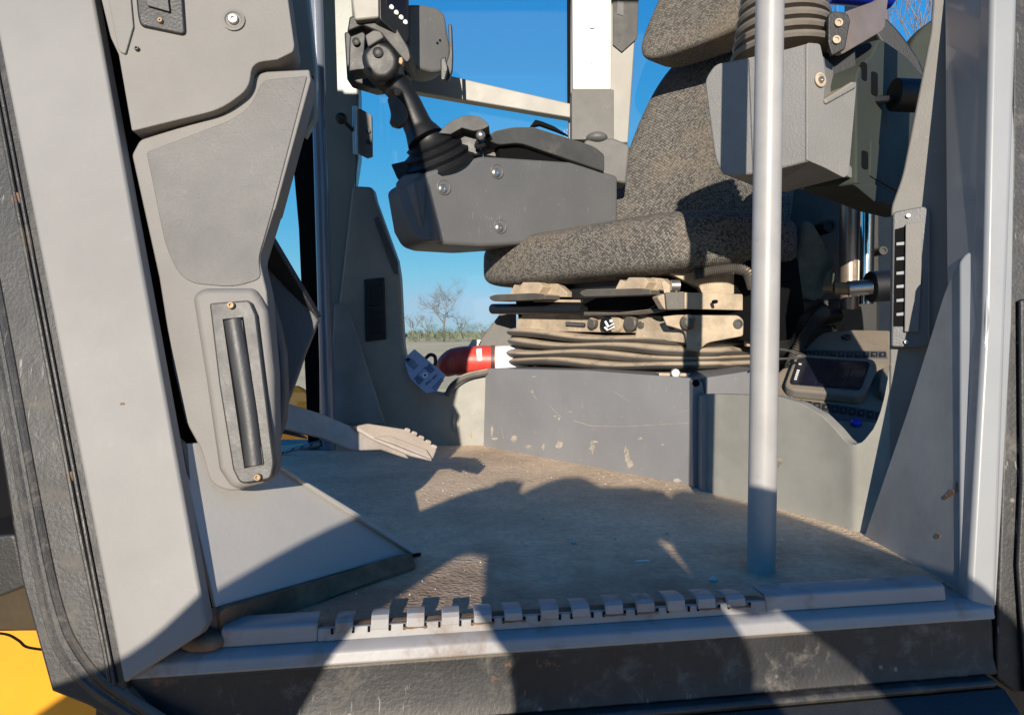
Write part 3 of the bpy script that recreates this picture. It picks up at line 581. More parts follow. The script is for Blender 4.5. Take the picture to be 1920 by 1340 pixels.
for i, (x, y, r) in enumerate(((1338, 1085, .0055), (1075, 1016, .004), (1153, 1010, .002), (985, 1022, .002), (1039, 1080, .002), (1165, 1013, .0015), (905, 870, .003), (1018, 972, .002), (1250, 1000, .002))):
    o = ell('pebble', flz(0.004+r*0.4).at(x, y), (r, r*0.8, r*0.6), m_stone, None, nu=10, nv=6, fn=lambda q: q*(1+0.15*math.sin(900*q.x+500*q.z)))
    tag(o, ['largest pale pebble on the mat, close left of the near rail foot', 'small pale pebble at the middle of the shaded mat, farthest from the door', 'tiny pebble left of the bright metal sliver', 'small stone just left of the sunlit oval on the mat', 'tiny stone in mid shade between the sill teeth and the metal sliver', 'smallest pebble touching the left end of the metal sliver', 'small stone under the shadow of the foot pedal tip', 'tiny stone above the sunlit oval, near the steel box', 'small stone in shade a little above the metal sliver'][i], 'pebble', 'pebbles loose on the floor mat')
pin = tube('metal_shaving', [flz(0.006).at(1192, 1051), flz(0.006).at(1217, 1050)], 0.0007, m_lab, None, 6, sm=False); tag(pin, 'thin bright sliver lying on the shaded mat', 'sliver')
# light grit scattered over the mat
gv, gf = [], []
for i in range(420):
    x = random.uniform(-0.35, 0.5); y = random.uniform(0.8, 1.75)
    if y > 1.72-x*1.1: continue
    r = random.uniform(0.0005, 0.0016); b = len(gv)
    gv += [(x-r, y, 0.0042), (x+r*.6, y-r, 0.0042), (x+r*.7, y+r, 0.0042), (x, y, 0.0042+r*1.3)]; gf += [(b, b+1, b+2), (b, b+1, b+3), (b+1, b+2, b+3), (b+2, b, b+3)]
tag(link('grit', newmesh('grit', gv, gf), m_stone), 'fine pale grit sprinkled over the rubber mat', 'grit', None, 'stuff')

# ================================================================== RAILS
def rail(px0, px1, pyb, Y, r, m, label):
    b = W(px0, pyb, Y); t = W(px1, -150, Y*1.0); e = thing('grab_rail', b, label, 'grab rail')
    tube('rail', [b-Vector((0, 0, 0.003)), t], r, m, e, 32, sm=False)
    lathe('foot_collar', b, (0, 0, 1), [(r*1.5, -0.002), (r*1.5, 0.0012), (r*1.05, 0.0022), (r, 0.003)], m_dark, e, 28); return e
rail(1427, 1446, 1075, 0.887, 0.0172, m_pole, 'pale grey round upright rail standing just inside the near doorway')
rail(617, 588, 846, 1.806, 0.0175, m_polef, 'dark blue grey upright rail at the far left corner of the cab')

# ================================================================== SEAT
U = Vector((0.645, -0.764, 0)).normalized(); K = Vector((0.764, 0.645, 0)).normalized(); Z = Vector((0, 0, 1))
R0 = Vector((0.362, 1.35, 0))
def Q(t, b, z): return R0+U*t+K*b+Z*z
A3 = Matrix((U, K, Z)).transposed()
seat = thing('operator_seat', Q(-0.33, 0.25, 0), 'woven brown black operator seat on dusty bellows above a blue grey steel box', 'seat')
SB = Pl((905, 838, 1.87), (1300, 918, 1.376), (1300, 710, 1.376))
bx = slab('pedestal', [(910, 690, 10), (1100, 694), (1297, 709, 3), (1298, 918), (906, 838)], SB, 0.40, m_box, seat, 0.003)
tag(bx, 'blue grey steel box with chipped paint under the seat')
slab('corner_post', [(1298, 712, 5), (1318, 716, 6), (1322, 750), (1320, 922), (1299, 920)], Pl(1.36), 0.03, m_box, bx, 0.004)
lathe('post_hole', W(1305, 718, 1.358), (0, -1, 0), [(0.007, -0.001), (0.007, 0.0005), (0, 0.0005)], m_dark, bx, 14)
slab('corner_post', [(1316, 741, 3), (1335, 741, 3), (1336, 928), (1316, 924)], Pl(1.33), 0.03, m_box, bx, 0.003)
slab('pedestal_side', [(1322, 708), (1440, 690), (1440, 742), (1322, 742)], Pl((1322, 740, 1.39), (1440, 740, 1.46), (1440, 700, 1.46)), 0.2, m_box, bx, 0.003)
def blots(name, pl, spots, m, parent, seed=1, d=-0.0006):
    q = random.Random(seed); ps = []
    for x, y, a, b in spots:
        n = 13; P = pl.off(d); ps.append(([P.at(x+a*math.cos(6.283*k/n)*q.uniform(.45, 1.15), y+b*math.sin(6.283*k/n)*q.uniform(.45, 1.15)) for k in range(n)], pl.n*0.0008))
    return multi(name, ps, m, parent, 0)
blots('paint_chips', SB, [(922, 808, 3, 11), (928, 822, 7, 3), (963, 822, 6, 8), (990, 836, 6, 4), (1019, 838, 3, 7), (1049, 834, 8, 8), (1110, 838, 5, 12), (1114, 828, 7, 3), (1176, 856, 5, 14), (1181, 870, 8, 8), (1173, 845, 3, 9), (1048, 785, 2, 3), (1068, 772, 5, 1.5), (1200, 822, 5, 3), (998, 735, 2, 5), (1002, 706, 5, 1), (1270, 900, 8, 4), (1040, 780, 3, 2), (1243, 833, 3, 2)], m_chip, bx, 4)
multi('paint_scratches', [([SB.off(-0.0005).at(a, b+v) for a, b, v in ((x0, y0, 0), (x1, y1, 0), (x1, y1, t), (x0, y0, t))], SB.n*0.0006) for x0, y0, x1, y1, t in ((1075, 788, 1110, 798, .9), (1110, 798, 1170, 799, .9), (1170, 799, 1292, 792, .7), (1262, 775, 1294, 768, .6), (990, 728, 1006, 748, .8), (1150, 733, 1180, 752, .6), (1030, 760, 1052, 782, .7), (940, 800, 944, 822, .8))], m_chip, bx, 0)
blots('rust_chip', PA, [(229, 757, 8, 3)], m_rust, lp, 8)
blots('rust_patch', gp, [(1783, 925, 9, 8), (1772, 932, 7, 5), (1793, 915, 4, 12), (1757, 1005, 6, 5)], m_rust, gu, 9)
blots('scuff_marks', Pl(1.875), [(852, 790, 3, 20), (858, 800, 3, 18), (882, 815, 3, 8), (885, 775, 5, 2)], m_chip, fs_, 10)
# cushion
def cf(q):
    x, y, z = q
    z += -0.008*max(0, -y/0.25)**2*(1 if z > 0 else .3)
    return Vector((x, y*(1-0.0*abs(z)), z+(0.002 if z > 0 else 0.002)*(x/0.35)+y*0.05))
cu = ell('cushion', Q(-0.391, 0.235, 0.500), (0.389, 0.225, 0.072), m_weave, seat, 0.42, cf, 90, 40, A3, True)
def bf(q):
    x, y, z = q; h = (z/0.36+1)/2      # 0 bottom, 1 top
    wd = 1.0-0.34*h; x *= wd
    dish = 0.045*(abs(x)/0.26)**2
    return Vector((x, y-dish+0.22*h-0.02*math.sin(h*3.1)*1.2, z))
bk = ell('backrest', Q(-0.350, 0.46, 0.80), (0.305, 0.075, 0.36), m_weave, seat, 0.5, bf, 80, 50, A3, True)
def hf(q):
    x, y, z = q; return Vector((x*(1-0.1*z/0.2), y-0.03*(abs(x)/0.2)**2+0.1*(z/0.2), z+0.0*x))
ell('headrest', Q(-0.295, 0.575, 1.290), (0.18, 0.08, 0.25), m_weave, seat, 0.35, hf, 60, 36, A3, True)
# bellows
def fold(zL, zR, rn, rz, t0, t1, b0, b1, seed):
    rad = 0.07; pts = []
    cs = [(t1-rad, b0+rad, -90), (t1-rad, b1-rad, 0), (t0+rad, b1-rad, 90), (t0+rad, b0+rad, 180)]
    loop = []
    for cx, cy, a0 in cs:
        for k in range(9): a = math.radians(a0+90*k/8); loop.append((cx+rad*math.cos(a), cy+rad*math.sin(a), math.cos(a), math.sin(a)))
    # subdivide the long runs
    full = []
    for i in range(len(loop)):
        a, b = loop[i], loop[(i+1) % len(loop)]; d = math.hypot(a[0]-b[0], a[1]-b[1]); n = max(1, int(d/0.03))
        for k in range(n): t = k/n; full.append(tuple(a[j]*(1-t)+b[j]*t for j in range(4)))
    N = len(full); n = 16; vs, fs = [], []
    for i, (t, b, nx, ny) in enumerate(full):
        f = (t-t0)/(t1-t0); z = zL*(1-f)+zR*f+0.004*math.sin(9*f+seed)*(1 if ny < 0 else .5)
        rr = rn*(1+0.12*math.sin(5*f+seed*2))
        for j in range(n):
            a = 2*math.pi*j/n; q = Q(t+nx*rr*math.cos(a), b+ny*rr*math.cos(a), z+rz*math.sin(a)*(1+0.15*math.sin(7*f+seed))); vs.append(q)
    for i in range(N):
        for j in range(n): fs.append((i*n+j, i*n+(j+1) % n, ((i+1) % N)*n+(j+1) % n, ((i+1) % N)*n+j))
    return vs, fs
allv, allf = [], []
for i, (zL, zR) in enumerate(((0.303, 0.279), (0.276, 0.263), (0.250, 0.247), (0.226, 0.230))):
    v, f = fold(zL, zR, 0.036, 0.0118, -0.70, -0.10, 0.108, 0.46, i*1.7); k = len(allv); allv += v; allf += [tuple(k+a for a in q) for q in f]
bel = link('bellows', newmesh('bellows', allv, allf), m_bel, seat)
me = prism3('bellows_core', [Q(t, b, 0.212) for t, b in ((-0.69, 0.12), (-0.11, 0.12), (-0.11, 0.44), (-0.69, 0.44))], Z*0.08, m_bel, bel, 0.01)
# suspension between bellows and cushion
SU = SB.off(0.085)
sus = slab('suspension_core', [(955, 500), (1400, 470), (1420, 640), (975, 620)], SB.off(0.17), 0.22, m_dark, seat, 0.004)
slab('scissor_housing', [(968, 597, 3), (985, 590), (1130, 586), (1240, 592), (1240, 625), (968, 620)], SU, 0.04, m_dusty, seat, 0.003)
slab('housing_cap', [(978, 587), (1085, 582), (1086, 589), (978, 594)], SU.off(-0.004), 0.04, m_dusty, seat, 0.002)
slab('link_plate', [(1196, 600, 6), (1215, 594, 4), (1235, 604, 10), (1252, 600), (1275, 604, 8), (1284, 625), (1284, 643), (1190, 632)], SU.off(-0.012), 0.006, m_dusty, seat, 0.002)
for x, y in ((1202, 609), (1259, 611)): lathe('rivet', SU.off(-0.013).at(x, y), -SU.n, [(0.009, 0), (0.008, 0.003), (0, 0.004)], m_bel, seat, 14)
dl = lathe('height_dial', SU.off(-0.006).at(1154, 607), -SU.n, [(0.020, -0.005), (0.020, 0.004), (0.018, 0.007), (0, 0.007)], m_dusty, seat, 28)
lathe('dial_face', SU.off(-0.010).at(1140, 608), -SU.n, [(0.019, -0.005), (0.019, 0.006), (0.017, 0.009), (0, 0.009)], m_stick, dl, 28)
DP = SU.off(-0.0205)
multi('dial_emblem', [([DP.at(a, b) for a, b in q], DP.n*0.001) for q in (((1133, 603), (1136, 601), (1142, 611), (1139, 614)), ((1139, 614), (1142, 611), (1150, 605), (1151, 608)), ((1132, 614), (1135, 612), (1141, 618), (1138, 620)), ((1138, 620), (1141, 617), (1151, 611), (1152, 614)), ((1143, 599), (1148, 599), (1148, 604), (1143, 604)))], m_lab, dl, 0)
for x, r in ((1112, 0.013), (1184, 0.018)): lathe('damper_knob', SU.off(-0.008).at(x, 606), -SU.n, [(r, -0.004), (r, 0.006), (r*.8, 0.009), (0, 0.009)], m_bel, seat, 20)
tube('pull_pin', [SU.off(-0.012).at(1062, 606), SU.off(-0.012).at(1096, 608)], 0.004, m_steel, seat, 10, sm=False)
# black cross bar and rails
tube('lower_bar', [SU.off(-0.03).at(924, 579), SU.off(-0.03).at(1095, 580)], 0.014, m_stick, seat, 14, sm=False)
slab('slide_rail', [(1085, 585), (1160, 586), (1232, 578), (1240, 584), (1200, 590), (1085, 592)], SU.off(-0.03), 0.02, m_bel, seat, 0.002)
slab('slide_rail', [(1000, 561), (1088, 562), (1088, 567), (1000, 566)], SU.off(-0.04), 0.01, m_dusty, seat, 0.001)
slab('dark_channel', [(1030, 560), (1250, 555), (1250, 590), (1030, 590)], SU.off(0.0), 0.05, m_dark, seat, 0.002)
rt = slab('side_tube', [(1232, 556, 3), (1250, 549, 5), (1290, 548), (1440, 553), (1440, 583), (1290, 579), (1246, 580, 4)], Pl((1250, 560, 1.44), (1440, 560, 1.50), (1250, 600, 1.44)), 0.025, m_dusty, seat, 0.006, 4)
slab('tube_wrap', [(1247, 547, 4), (1284, 547, 3), (1284, 580, 3), (1250, 581, 4)], Pl(1.428), 0.03, m_bel, rt, 0.005, 3)
lathe('tube_hole', W(1338, 566, 1.447), (0, -1, 0), [(0.004, -0.001), (0.004, 0.018), (0, 0.018)], m_dark, rt, 12)
sb = slab('side_bracket', [(1243, 593), (1270, 590, 4), (1385, 591, 6), (1395, 600, 6), (1394, 630, 5), (1325, 643, 10), (1310, 660), (1290, 655), (1284, 620, 8), (1250, 610)], Pl(1.46), 0.01, m_dusty, seat, 0.003)
lathe('bracket_hole', W(1384, 607, 1.457), (0, -1, 0), [(0.010, -0.001), (0.010, 0.002), (0.007, 0.002), (0.006, 0.0), (0, 0.0)], m_blks, sb, 16)
lathe('pivot_ball', W(1290, 604, 1.45), (0, -1, 0), [(0.016, -0.004), (0.016, 0.006), (0.009, 0.015), (0, 0.016)], m_bel, sb, 16)
slab('rear_bracket', [(1400, 596), (1450, 590), (1450, 650), (1400, 650)], Pl(1.5), 0.02, m_dusty, seat, 0.003)
# adjuster paddles under the front edge
for (x0, x1, y, lab) in ((915, 1002, 559, 'front_left'), (1085, 1200, 550, 'x')):
    p = slab('adjuster_paddle', [(x0, y-2, 8), (x0+12, y-7, 8), (x1, y-10, 6), (x1+20, y-8, 5), (x1+20, y+2), (x1-20, y+4, 6), (x0+8, y+6, 6)], SB.off(0.0), 0.05, m_bel, seat, 0.005, 4)
    cx = x1-20
    slab('paddle_block', [(cx-28, y-6), (cx-18, y-26), (cx-8, y-22), (cx-2, y-30), (cx+28, y-30, 3), (cx+36, y-22), (cx+26, y-6)], SB.off(0.02), 0.04, m_dusty, p, 0.002)
    slab('paddle_wedge', [(cx+40, y-30), (cx+62, y-28), (cx+80, y-12), (cx+80, y-2), (cx+40, y-2)], SB.off(0.05), 0.02, m_dusty, p, 0.002)
tube('pan_bolt', [W(1258, 535, 1.42), W(1274, 535, 1.42)], 0.011, m_steel, seat, 12, sm=False)
slab('pan_tab', [(1240, 530, 4), (1246, 525, 3), (1262, 540), (1262, 552), (1246, 550)], 1.43, 0.004, m_dusty, seat, 0.001)
slab('seat_pan', [(1240, 490), (1440, 475), (1440, 552), (1318, 552), (1312, 540), (1240, 505)], 1.50, 0.03, m_dusty, seat, 0.003)
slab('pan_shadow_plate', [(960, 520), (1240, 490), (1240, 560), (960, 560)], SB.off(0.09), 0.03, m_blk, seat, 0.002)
cp = [W(1300, 516, 1.455), W(1340, 507, 1.45), W(1380, 504, 1.44), W(1402, 512, 1.43), W(1412, 540, 1.44)]
def corr(name, path, r, m, parent, k=0.004, amp=0.16):
    path = smooth(path, 10); L = [0]
    for a, b in zip(path, path[1:]): L.append(L[-1]+(b-a).length)
    n = int(L[-1]/k)*2+1; P = []; rad = []
    for i in range(n):
        d = L[-1]*i/(n-1); j = max(q for q in range(len(L)) if L[q] <= d+1e-9); j = min(j, len(L)-2)
        P.append(path[j].lerp(path[j+1], (d-L[j])/(L[j+1]-L[j]))); rad.append(r*(1+amp*(1 if i % 2 else -1)))
    return tube(name, P, rad, m, parent, 12, sm=False)
corr('wiring_conduit', cp, 0.010, m_bel, seat)
bl = bolt(Pl(1.43), 1266, 699, 0.016, seat, m_steel, False, 'mount_nut')
slab('mount_plate', [(1235, 699, 2), (1296, 700, 2), (1290, 706), (1236, 704)], 1.44, 0.03, m_dusty, seat, 0.001)

# ================================================================== FAR CONTROL POD (left of the picture)
pod = thing('far_control_pod', W(940, 440, 1.8), 'dark grey armrest console with a black joystick on the far side of the seat', 'control console')
PP = Pl((775, 400, 1.62), (1150, 400, 1.93), (775, 330, 1.62))
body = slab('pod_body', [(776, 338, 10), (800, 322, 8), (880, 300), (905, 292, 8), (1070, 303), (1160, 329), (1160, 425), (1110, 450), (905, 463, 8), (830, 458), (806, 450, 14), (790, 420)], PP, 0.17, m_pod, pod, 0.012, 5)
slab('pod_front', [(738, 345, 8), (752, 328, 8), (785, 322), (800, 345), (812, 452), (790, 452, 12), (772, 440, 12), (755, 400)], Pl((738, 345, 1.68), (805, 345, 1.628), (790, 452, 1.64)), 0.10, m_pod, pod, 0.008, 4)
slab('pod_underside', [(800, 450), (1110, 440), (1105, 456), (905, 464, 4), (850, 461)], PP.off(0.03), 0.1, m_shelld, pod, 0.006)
for x, y in ((832, 351), (932, 321), (938, 424)):
    c = lathe('bolt_recess', PP.off(-0.0015).at(x, y), -PP.n, [(0.0185, -0.002), (0.0185, 0.001), (0.0165, 0.0018), (0.015, 0.0002), (0, 0.0001)], m_pod, pod, 24)
    lathe('bolt', PP.off(-0.002).at(x-2, y+3), -PP.n, [(0.0105, 0), (0.0105, 0.002), (0.007, 0.005), (0.0035, 0.005), (0.003, 0.003), (0, 0.003)], m_steel, c, 14)
slab('stick_tray', [(733, 308, 3), (770, 299), (800, 292), (800, 325), (745, 336, 4)], Pl(1.70), 0.08, m_stick, pod, 0.004)
# rubber boot
js = thing('joystick', W(830, 290, 1.72), 'tall black joystick with rubber boot leaning on the far console', 'joystick')
bp = []; prof = []
ax = (W(792, 245, 1.70)-W(822, 318, 1.74)).normalized(); c0 = W(826, 318, 1.74)
rr = [(0.098, 0), (0.101, 0.010), (0.085, 0.020), (0.092, 0.030), (0.076, 0.040), (0.081, 0.049), (0.062, 0.058), (0.066, 0.067), (0.046, 0.078), (0.040, 0.090), (0.034, 0.105), (0, 0.106)]
lathe('rubber_boot', c0, ax, [(r*0.92, h*1.0) for r, h in rr], m_stick, js, 36)
tube('stick_shaft', [W(798, 262, 1.70), W(783, 235, 1.70), W(765, 195, 1.69), W(745, 165, 1.68), W(722, 140, 1.67), W(705, 115, 1.66)], [0.052, 0.040, 0.036, 0.034, 0.036, 0.042, 0.045], m_stick, js, 22, rb=0.9)
slab('stick_head', [(674, 100, 14), (690, 80, 10), (706, 70, 8), (735, 80, 16), (750, 105, 14), (748, 128, 12), (728, 150, 14), (700, 150, 16), (680, 125, 10)], 1.61, 0.085, m_stick, js, 0.018, 5)
lathe('thumb_button', W(709, 99, 1.609), (0, -1, 0), [(0.012, -0.002), (0.012, 0.004), (0.006, 0.007), (0, 0.007)], m_blk, js, 16)
slab('paddle_base', [(655, 68, 3), (680, 58, 3), (686, 64), (683, 100), (700, 130), (670, 132), (653, 135)], 1.66, 0.06, m_stick, js, 0.004)
slab('top_button', [(684, 66), (700, 56, 3), (713, 58, 3), (720, 70), (690, 88)], 1.60, 0.03, m_trimd, js, 0.004)
slab('toggle', [(748, 108), (754, 106), (756, 114), (753, 122), (747, 118)], 1.60, 0.02, m_brass, js, 0.002)
lathe('pivot_screw', W(745, 173, 1.635), (0, -1, 0), [(0.008, -0.004), (0.008, 0.003), (0.003, 0.004), (0, 0.004)], m_brass, js, 14)
slab('trigger', [(725, 185), (738, 176, 4), (758, 195, 6), (763, 212, 6), (757, 230, 8), (745, 237, 6), (729, 232, 5), (733, 215, 10)], 1.62, 0.03, m_pad, js, 0.008, 4)
# armrest, hood and knob
hd = thing('lever_hood', W(880, 250, 1.72), 'curved black hood with silver ball knob behind the joystick boot', 'lever hood')
slab('hood_shell', [(822, 250), (834, 236, 8), (850, 224, 10), (872, 216, 12), (892, 216, 10), (908, 224, 8), (918, 236, 3), (905, 243, 5), (888, 246, 5), (866, 240), (845, 252)], 1.68, 0.085, m_pad, hd, 0.013, 5)
slab('hood_body', [(832, 243), (890, 245, 8), (905, 270), (903, 290, 5), (850, 300), (820, 280)], 1.72, 0.06, m_stick, hd, 0.012, 4)
ell('ball_knob', W(901, 254, 1.68), (0.0115, 0.0115, 0.0115), m_steel, hd, nu=18, nv=12)
tube('knob_stem', [W(901, 256, 1.69), W(893, 275, 1.70), W(909, 272, 1.69)], 0.005, m_stick, hd, 8)
slab('hood_plate', [(905, 290), (912, 268, 3), (933, 270, 3), (942, 296)], 1.80, 0.03, m_trimd, hd, 0.003)
ar = thing('armrest', W(1030, 290, 1.85), 'scuffed charcoal padded armrest over the far console', 'armrest')
AP = Pl((915, 260, 1.74), (1135, 300, 1.90), (915, 300, 1.74))
slab('pad', [(914, 262, 8), (925, 246, 10), (962, 238, 10), (1000, 238), (1115, 274, 14), (1134, 290, 6), (1134, 322, 4), (1060, 297), (975, 268, 14), (935, 272, 10)], AP, 0.10, m_pad, ar, 0.010, 5)
slab('pad_bracket', [(935, 274, 6), (970, 270, 8), (1050, 296), (1128, 320), (1128, 326), (1010, 308), (940, 300)], AP.off(0.02), 0.06, m_dark, ar, 0.004)
slab('pad_clip', [(993, 238), (1004, 224), (1018, 228), (1040, 237), (1066, 254), (1040, 244), (1012, 234)], 1.99, 0.02, m_dark, ar, 0.002)
# upright of the far armrest
up_ = thing('rear_upright', W(1110, 260, 2.0), 'square upright post, bright white above and grey below, behind the far armrest', 'post')
slab('white_post', [(1072, -150), (1147, -150), (1146, 168), (1074, 168)], 1.98, 0.05, m_white, up_, 0.004, 3)
slab('grey_sleeve', rect(1072, 168, 1151, 262, 2), 1.972, 0.065, m_trimd, up_, 0.003, 3)
bolt(Pl(1.98), 1110, 50, 0.0125, up_, m_steel, False)
ell('dome', W(1119, 259, 1.962), (0.030, 0.03, 0.016), m_pod, up_, nu=24, nv=12)
slab('post_base', [(1095, 262, 8), (1150, 258, 8), (1182, 272), (1175, 345), (1100, 330)], 1.95, 0.08, m_trimd, up_, 0.008, 4)
sp = []
for i in range(26):
    x = random.uniform(1084, 1128); y = random.uniform(112, 142); s = random.uniform(0.8, 2); sp.append(([Pl(1.9795).at(a, b) for a, b in ((x, y), (x+s*1.6, y+s*.4), (x+s, y+s))], Vector((0, 0.0004, 0))))
multi('dirt_specks', sp, m_blk, up_, 0)

# ================================================================== MONITOR, CUP HOLDER
mo = thing('display_monitor', W(710, 60, 1.72), 'pale cased display with four round keys high on the far pillar', 'monitor')
slab('case', [(640, -150), (664, 38, 6), (712, 33), (712, -150)], 1.66, 0.10, m_pillarb, mo, 0.008, 4)
slab('hood', [(655, 30, 5), (715, 28), (745, 52), (768, 90, 8), (772, 110, 10), (762, 120, 6), (740, 95), (712, 62), (680, 48), (650, 60)], 1.68, 0.12, m_blk, mo, 0.008, 4)
MP = Pl((712, 20, 1.655), (768, 60, 1.70), (712, -30, 1.655))
slab('bezel', [(710, -150), (766, -150), (768, 72, 8), (762, 82, 6), (712, 36, 6)], MP, 0.05, m_stick, mo, 0.004, 3)
slab('screen', [(724, -150), (760, -150), (762, 40), (724, 8)], MP.off(-0.001), 0.002, m_solar, mo, 0.001)
for x, y in ((734, 14), (743, 24), (752, 33), (760, 42)): lathe('key', MP.off(-0.001).at(x, y), -MP.n, [(0.0055, -0.001), (0.0055, 0.002), (0.004, 0.003), (0, 0.003)], m_lab, mo, 14)
mk = thing('mounting_bracket', W(680, 130, 1.80), 'black bolted bracket joining the display to the far pillar', 'bracket')
slab('bracket_plate', [(645, 60, 4), (690, 50), (770, 100), (775, 130), (740, 160), (700, 165), (650, 150)], 1.78, 0.06, m_blk, mk, 0.005)
for x, y in ((668, 79), (680, 137)): lathe('bolt', W(x, y, 1.655 if y < 100 else 1.775), (0, -1, 0), [(0.009, -0.002), (0.009, 0.004), (0.004, 0.006), (0, 0.006)], m_blk, mk, 12)
ch = thing('cup_holder', W(808, 90, 1.85), 'dark grey curved cup holder hanging beside the display', 'cup holder')
pr_ = [(768, 8), (785, 8), (810, 12), (832, 22), (838, 40), (845, 95), (848, 120), (843, 142), (820, 138), (790, 130), (765, 115)]
slab('shell', [(766, 8, 6), (790, 8, 10), (822, 14, 14), (836, 28, 12), (840, 60), (846, 92), (842, 130, 10), (815, 138, 20), (780, 126, 14), (764, 105)], Pl((766, 60, 1.80), (845, 60, 1.86), (766, 120, 1.80)), 0.085, m_pod, ch, 0.02, 5)
slab('clip', [(840, 46, 3), (847, 45, 3), (849, 100), (848, 130), (842, 150, 4), (833, 152, 4), (836, 120), (842, 100)], 1.84, 0.02, m_blk, ch, 0.003)
slab('tab', [(826, 110), (835, 106), (840, 128), (834, 151, 5), (826, 150, 4)], 1.80, 0.012, m_stick, ch, 0.003)
for x, y in ((825, 76), (820, 81)): lathe('rivet', Pl((766, 60, 1.80), (845, 60, 1.86), (766, 120, 1.80)).off(-0.001).at(x, y), (0, -1, 0), [(0.003, -0.001), (0.003, 0.0012), (0, 0.0012)], m_dark, ch, 10)

# ================================================================== NEAR CONTROL POD (upper right)
nr = thing('near_control_pod', W(1500, 300, 1.1), 'large dusty grey armrest console hanging at upper right behind the near rail', 'control console')
NA = Pl((1322, 240, 1.125), (1515, 200, 1.02), (1515, 300, 1.02))
NB = Pl((1515, 200, 1.02), (1605, 240, 1.055), (1515, 300, 1.02))
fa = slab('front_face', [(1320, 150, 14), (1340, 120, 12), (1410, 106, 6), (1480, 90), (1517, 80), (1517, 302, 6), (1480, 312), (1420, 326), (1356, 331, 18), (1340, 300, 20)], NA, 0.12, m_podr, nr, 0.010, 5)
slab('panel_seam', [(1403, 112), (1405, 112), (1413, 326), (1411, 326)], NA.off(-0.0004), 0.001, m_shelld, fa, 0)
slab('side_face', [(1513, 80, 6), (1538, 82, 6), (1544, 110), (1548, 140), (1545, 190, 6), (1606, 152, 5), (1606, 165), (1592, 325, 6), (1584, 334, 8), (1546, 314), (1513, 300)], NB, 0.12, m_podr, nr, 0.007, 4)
bolt(NB.off(-0.002), 1538, 150, 0.008, nr, m_steel, True)
slab('step_ledge', [(1546, 186), (1600, 152), (1607, 156), (1607, 164), (1550, 196)], NB.off(-0.004), 0.01, m_podr, nr, 0.003)
NC = Pl((1607, 200, 1.066), (1740, 200, 1.40), (1607, 300, 1.066))
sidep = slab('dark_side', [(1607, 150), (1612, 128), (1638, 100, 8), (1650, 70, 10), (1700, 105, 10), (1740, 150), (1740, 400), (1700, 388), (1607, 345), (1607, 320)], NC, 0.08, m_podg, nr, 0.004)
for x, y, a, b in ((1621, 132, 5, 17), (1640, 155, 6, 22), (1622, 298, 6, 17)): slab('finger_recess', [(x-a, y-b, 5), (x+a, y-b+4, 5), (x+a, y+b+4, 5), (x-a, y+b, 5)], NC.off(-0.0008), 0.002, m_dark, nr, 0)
slab('shade_plate', [(1542, 104), (1604, 92), (1610, 158), (1548, 194)], 1.10, 0.02, m_stick, nr, 0.002)  # dark plate in place of the bracket's shade above the ledge
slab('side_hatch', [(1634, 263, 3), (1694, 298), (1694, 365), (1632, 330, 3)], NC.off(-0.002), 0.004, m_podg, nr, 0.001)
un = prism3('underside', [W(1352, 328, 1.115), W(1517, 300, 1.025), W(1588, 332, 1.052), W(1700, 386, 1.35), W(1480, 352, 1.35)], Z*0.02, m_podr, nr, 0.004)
slab('dark_slab', [(1600, 345), (1640, 345), (1700, 375), (1700, 392), (1640, 378)], NC.off(-0.004), 0.02, m_podg, nr, 0.002)
nb = thing('rubber_boot', W(1465, 100, 1.1), 'ribbed dusty rubber boot on top of the near console', 'rubber boot')
base = W(1470, 112, 1.13); prof = []
axb = Vector((-0.02, 0.02, 1)).normalized()
h = 0
for i in range(6):
    r = 0.082-0.0035*i; prof += [(r*0.80, h), (r*0.97, h+0.003), (r, h+0.008), (r*0.97, h+0.013), (r*0.80, h+0.017)]; h += 0.0185
prof.append((0, h))
lathe('boot_ribs', base, axb, prof, m_boot, nb, 40)
nk = thing('lever_bracket', W(1600, 60, 1.05), 'worn black steel bracket with two holes beside the near rubber boot', 'bracket')
slab('arm', [(1560, 40), (1590, 20), (1640, 2), (1668, -20), (1660, 50), (1655, 58, 3), (1580, 102, 4), (1560, 95)], Pl((1560, 50, 1.06), (1665, 20, 1.10), (1560, 90, 1.06)), 0.01, m_bronze, nk, 0.002)
slab('end_plate', [(1553, 28, 8), (1562, 20, 8), (1590, 24, 8), (1595, 40), (1585, 92), (1560, 105, 6), (1553, 80)], 1.045, 0.008, m_blk, nk, 0.002)
for x, y in ((1572, 43), (1568, 75)): lathe('screw', W(x, y, 1.043), (0, -1, 0), [(0.006, -0.001), (0.006, 0.002), (0.0035, 0.002), (0.003, 0), (0, 0)], m_dusty, nk, 14)
nk2 = tube('blue_knob', [W(1560, -30, 1.2), W(1672, -20, 1.2)], 0.032, m_blue, None, 20, sm=False); tag(nk2, 'blue knob edge peeking in at the top above the bracket', 'knob')
kn = thing('side_knob', W(1700, 180, 1.2), 'black cylindrical knob projecting from the dark side of the near console', 'knob')
tube('knob_barrel', [W(1675, 178, 1.14), W(1760, 182, 1.14)], 0.026, m_stick, kn, 22, sm=False, bevel=0.002)
tube('knob_stem', [W(1635, 188, 1.14), W(1680, 185, 1.14)], 0.006, m_stick, kn, 10, sm=False)
fd = thing('rear_hood', W(1700, 80, 1.5), 'dark curved seat-side guard arching behind the near console', 'guard')
slab('guard_plate', [(1640, 60), (1660, 30, 10), (1690, 60, 30), (1725, 110, 20), (1745, 160), (1700, 160)], 1.48, 0.08, m_blk, fd, 0.01, 3)
slab('guard_plate', [(1700, 100), (1712, 72, 20), (1740, 40, 20), (1780, 20), (1780, 180), (1720, 150)], 1.62, 0.05, m_podg, fd, 0.01, 3)

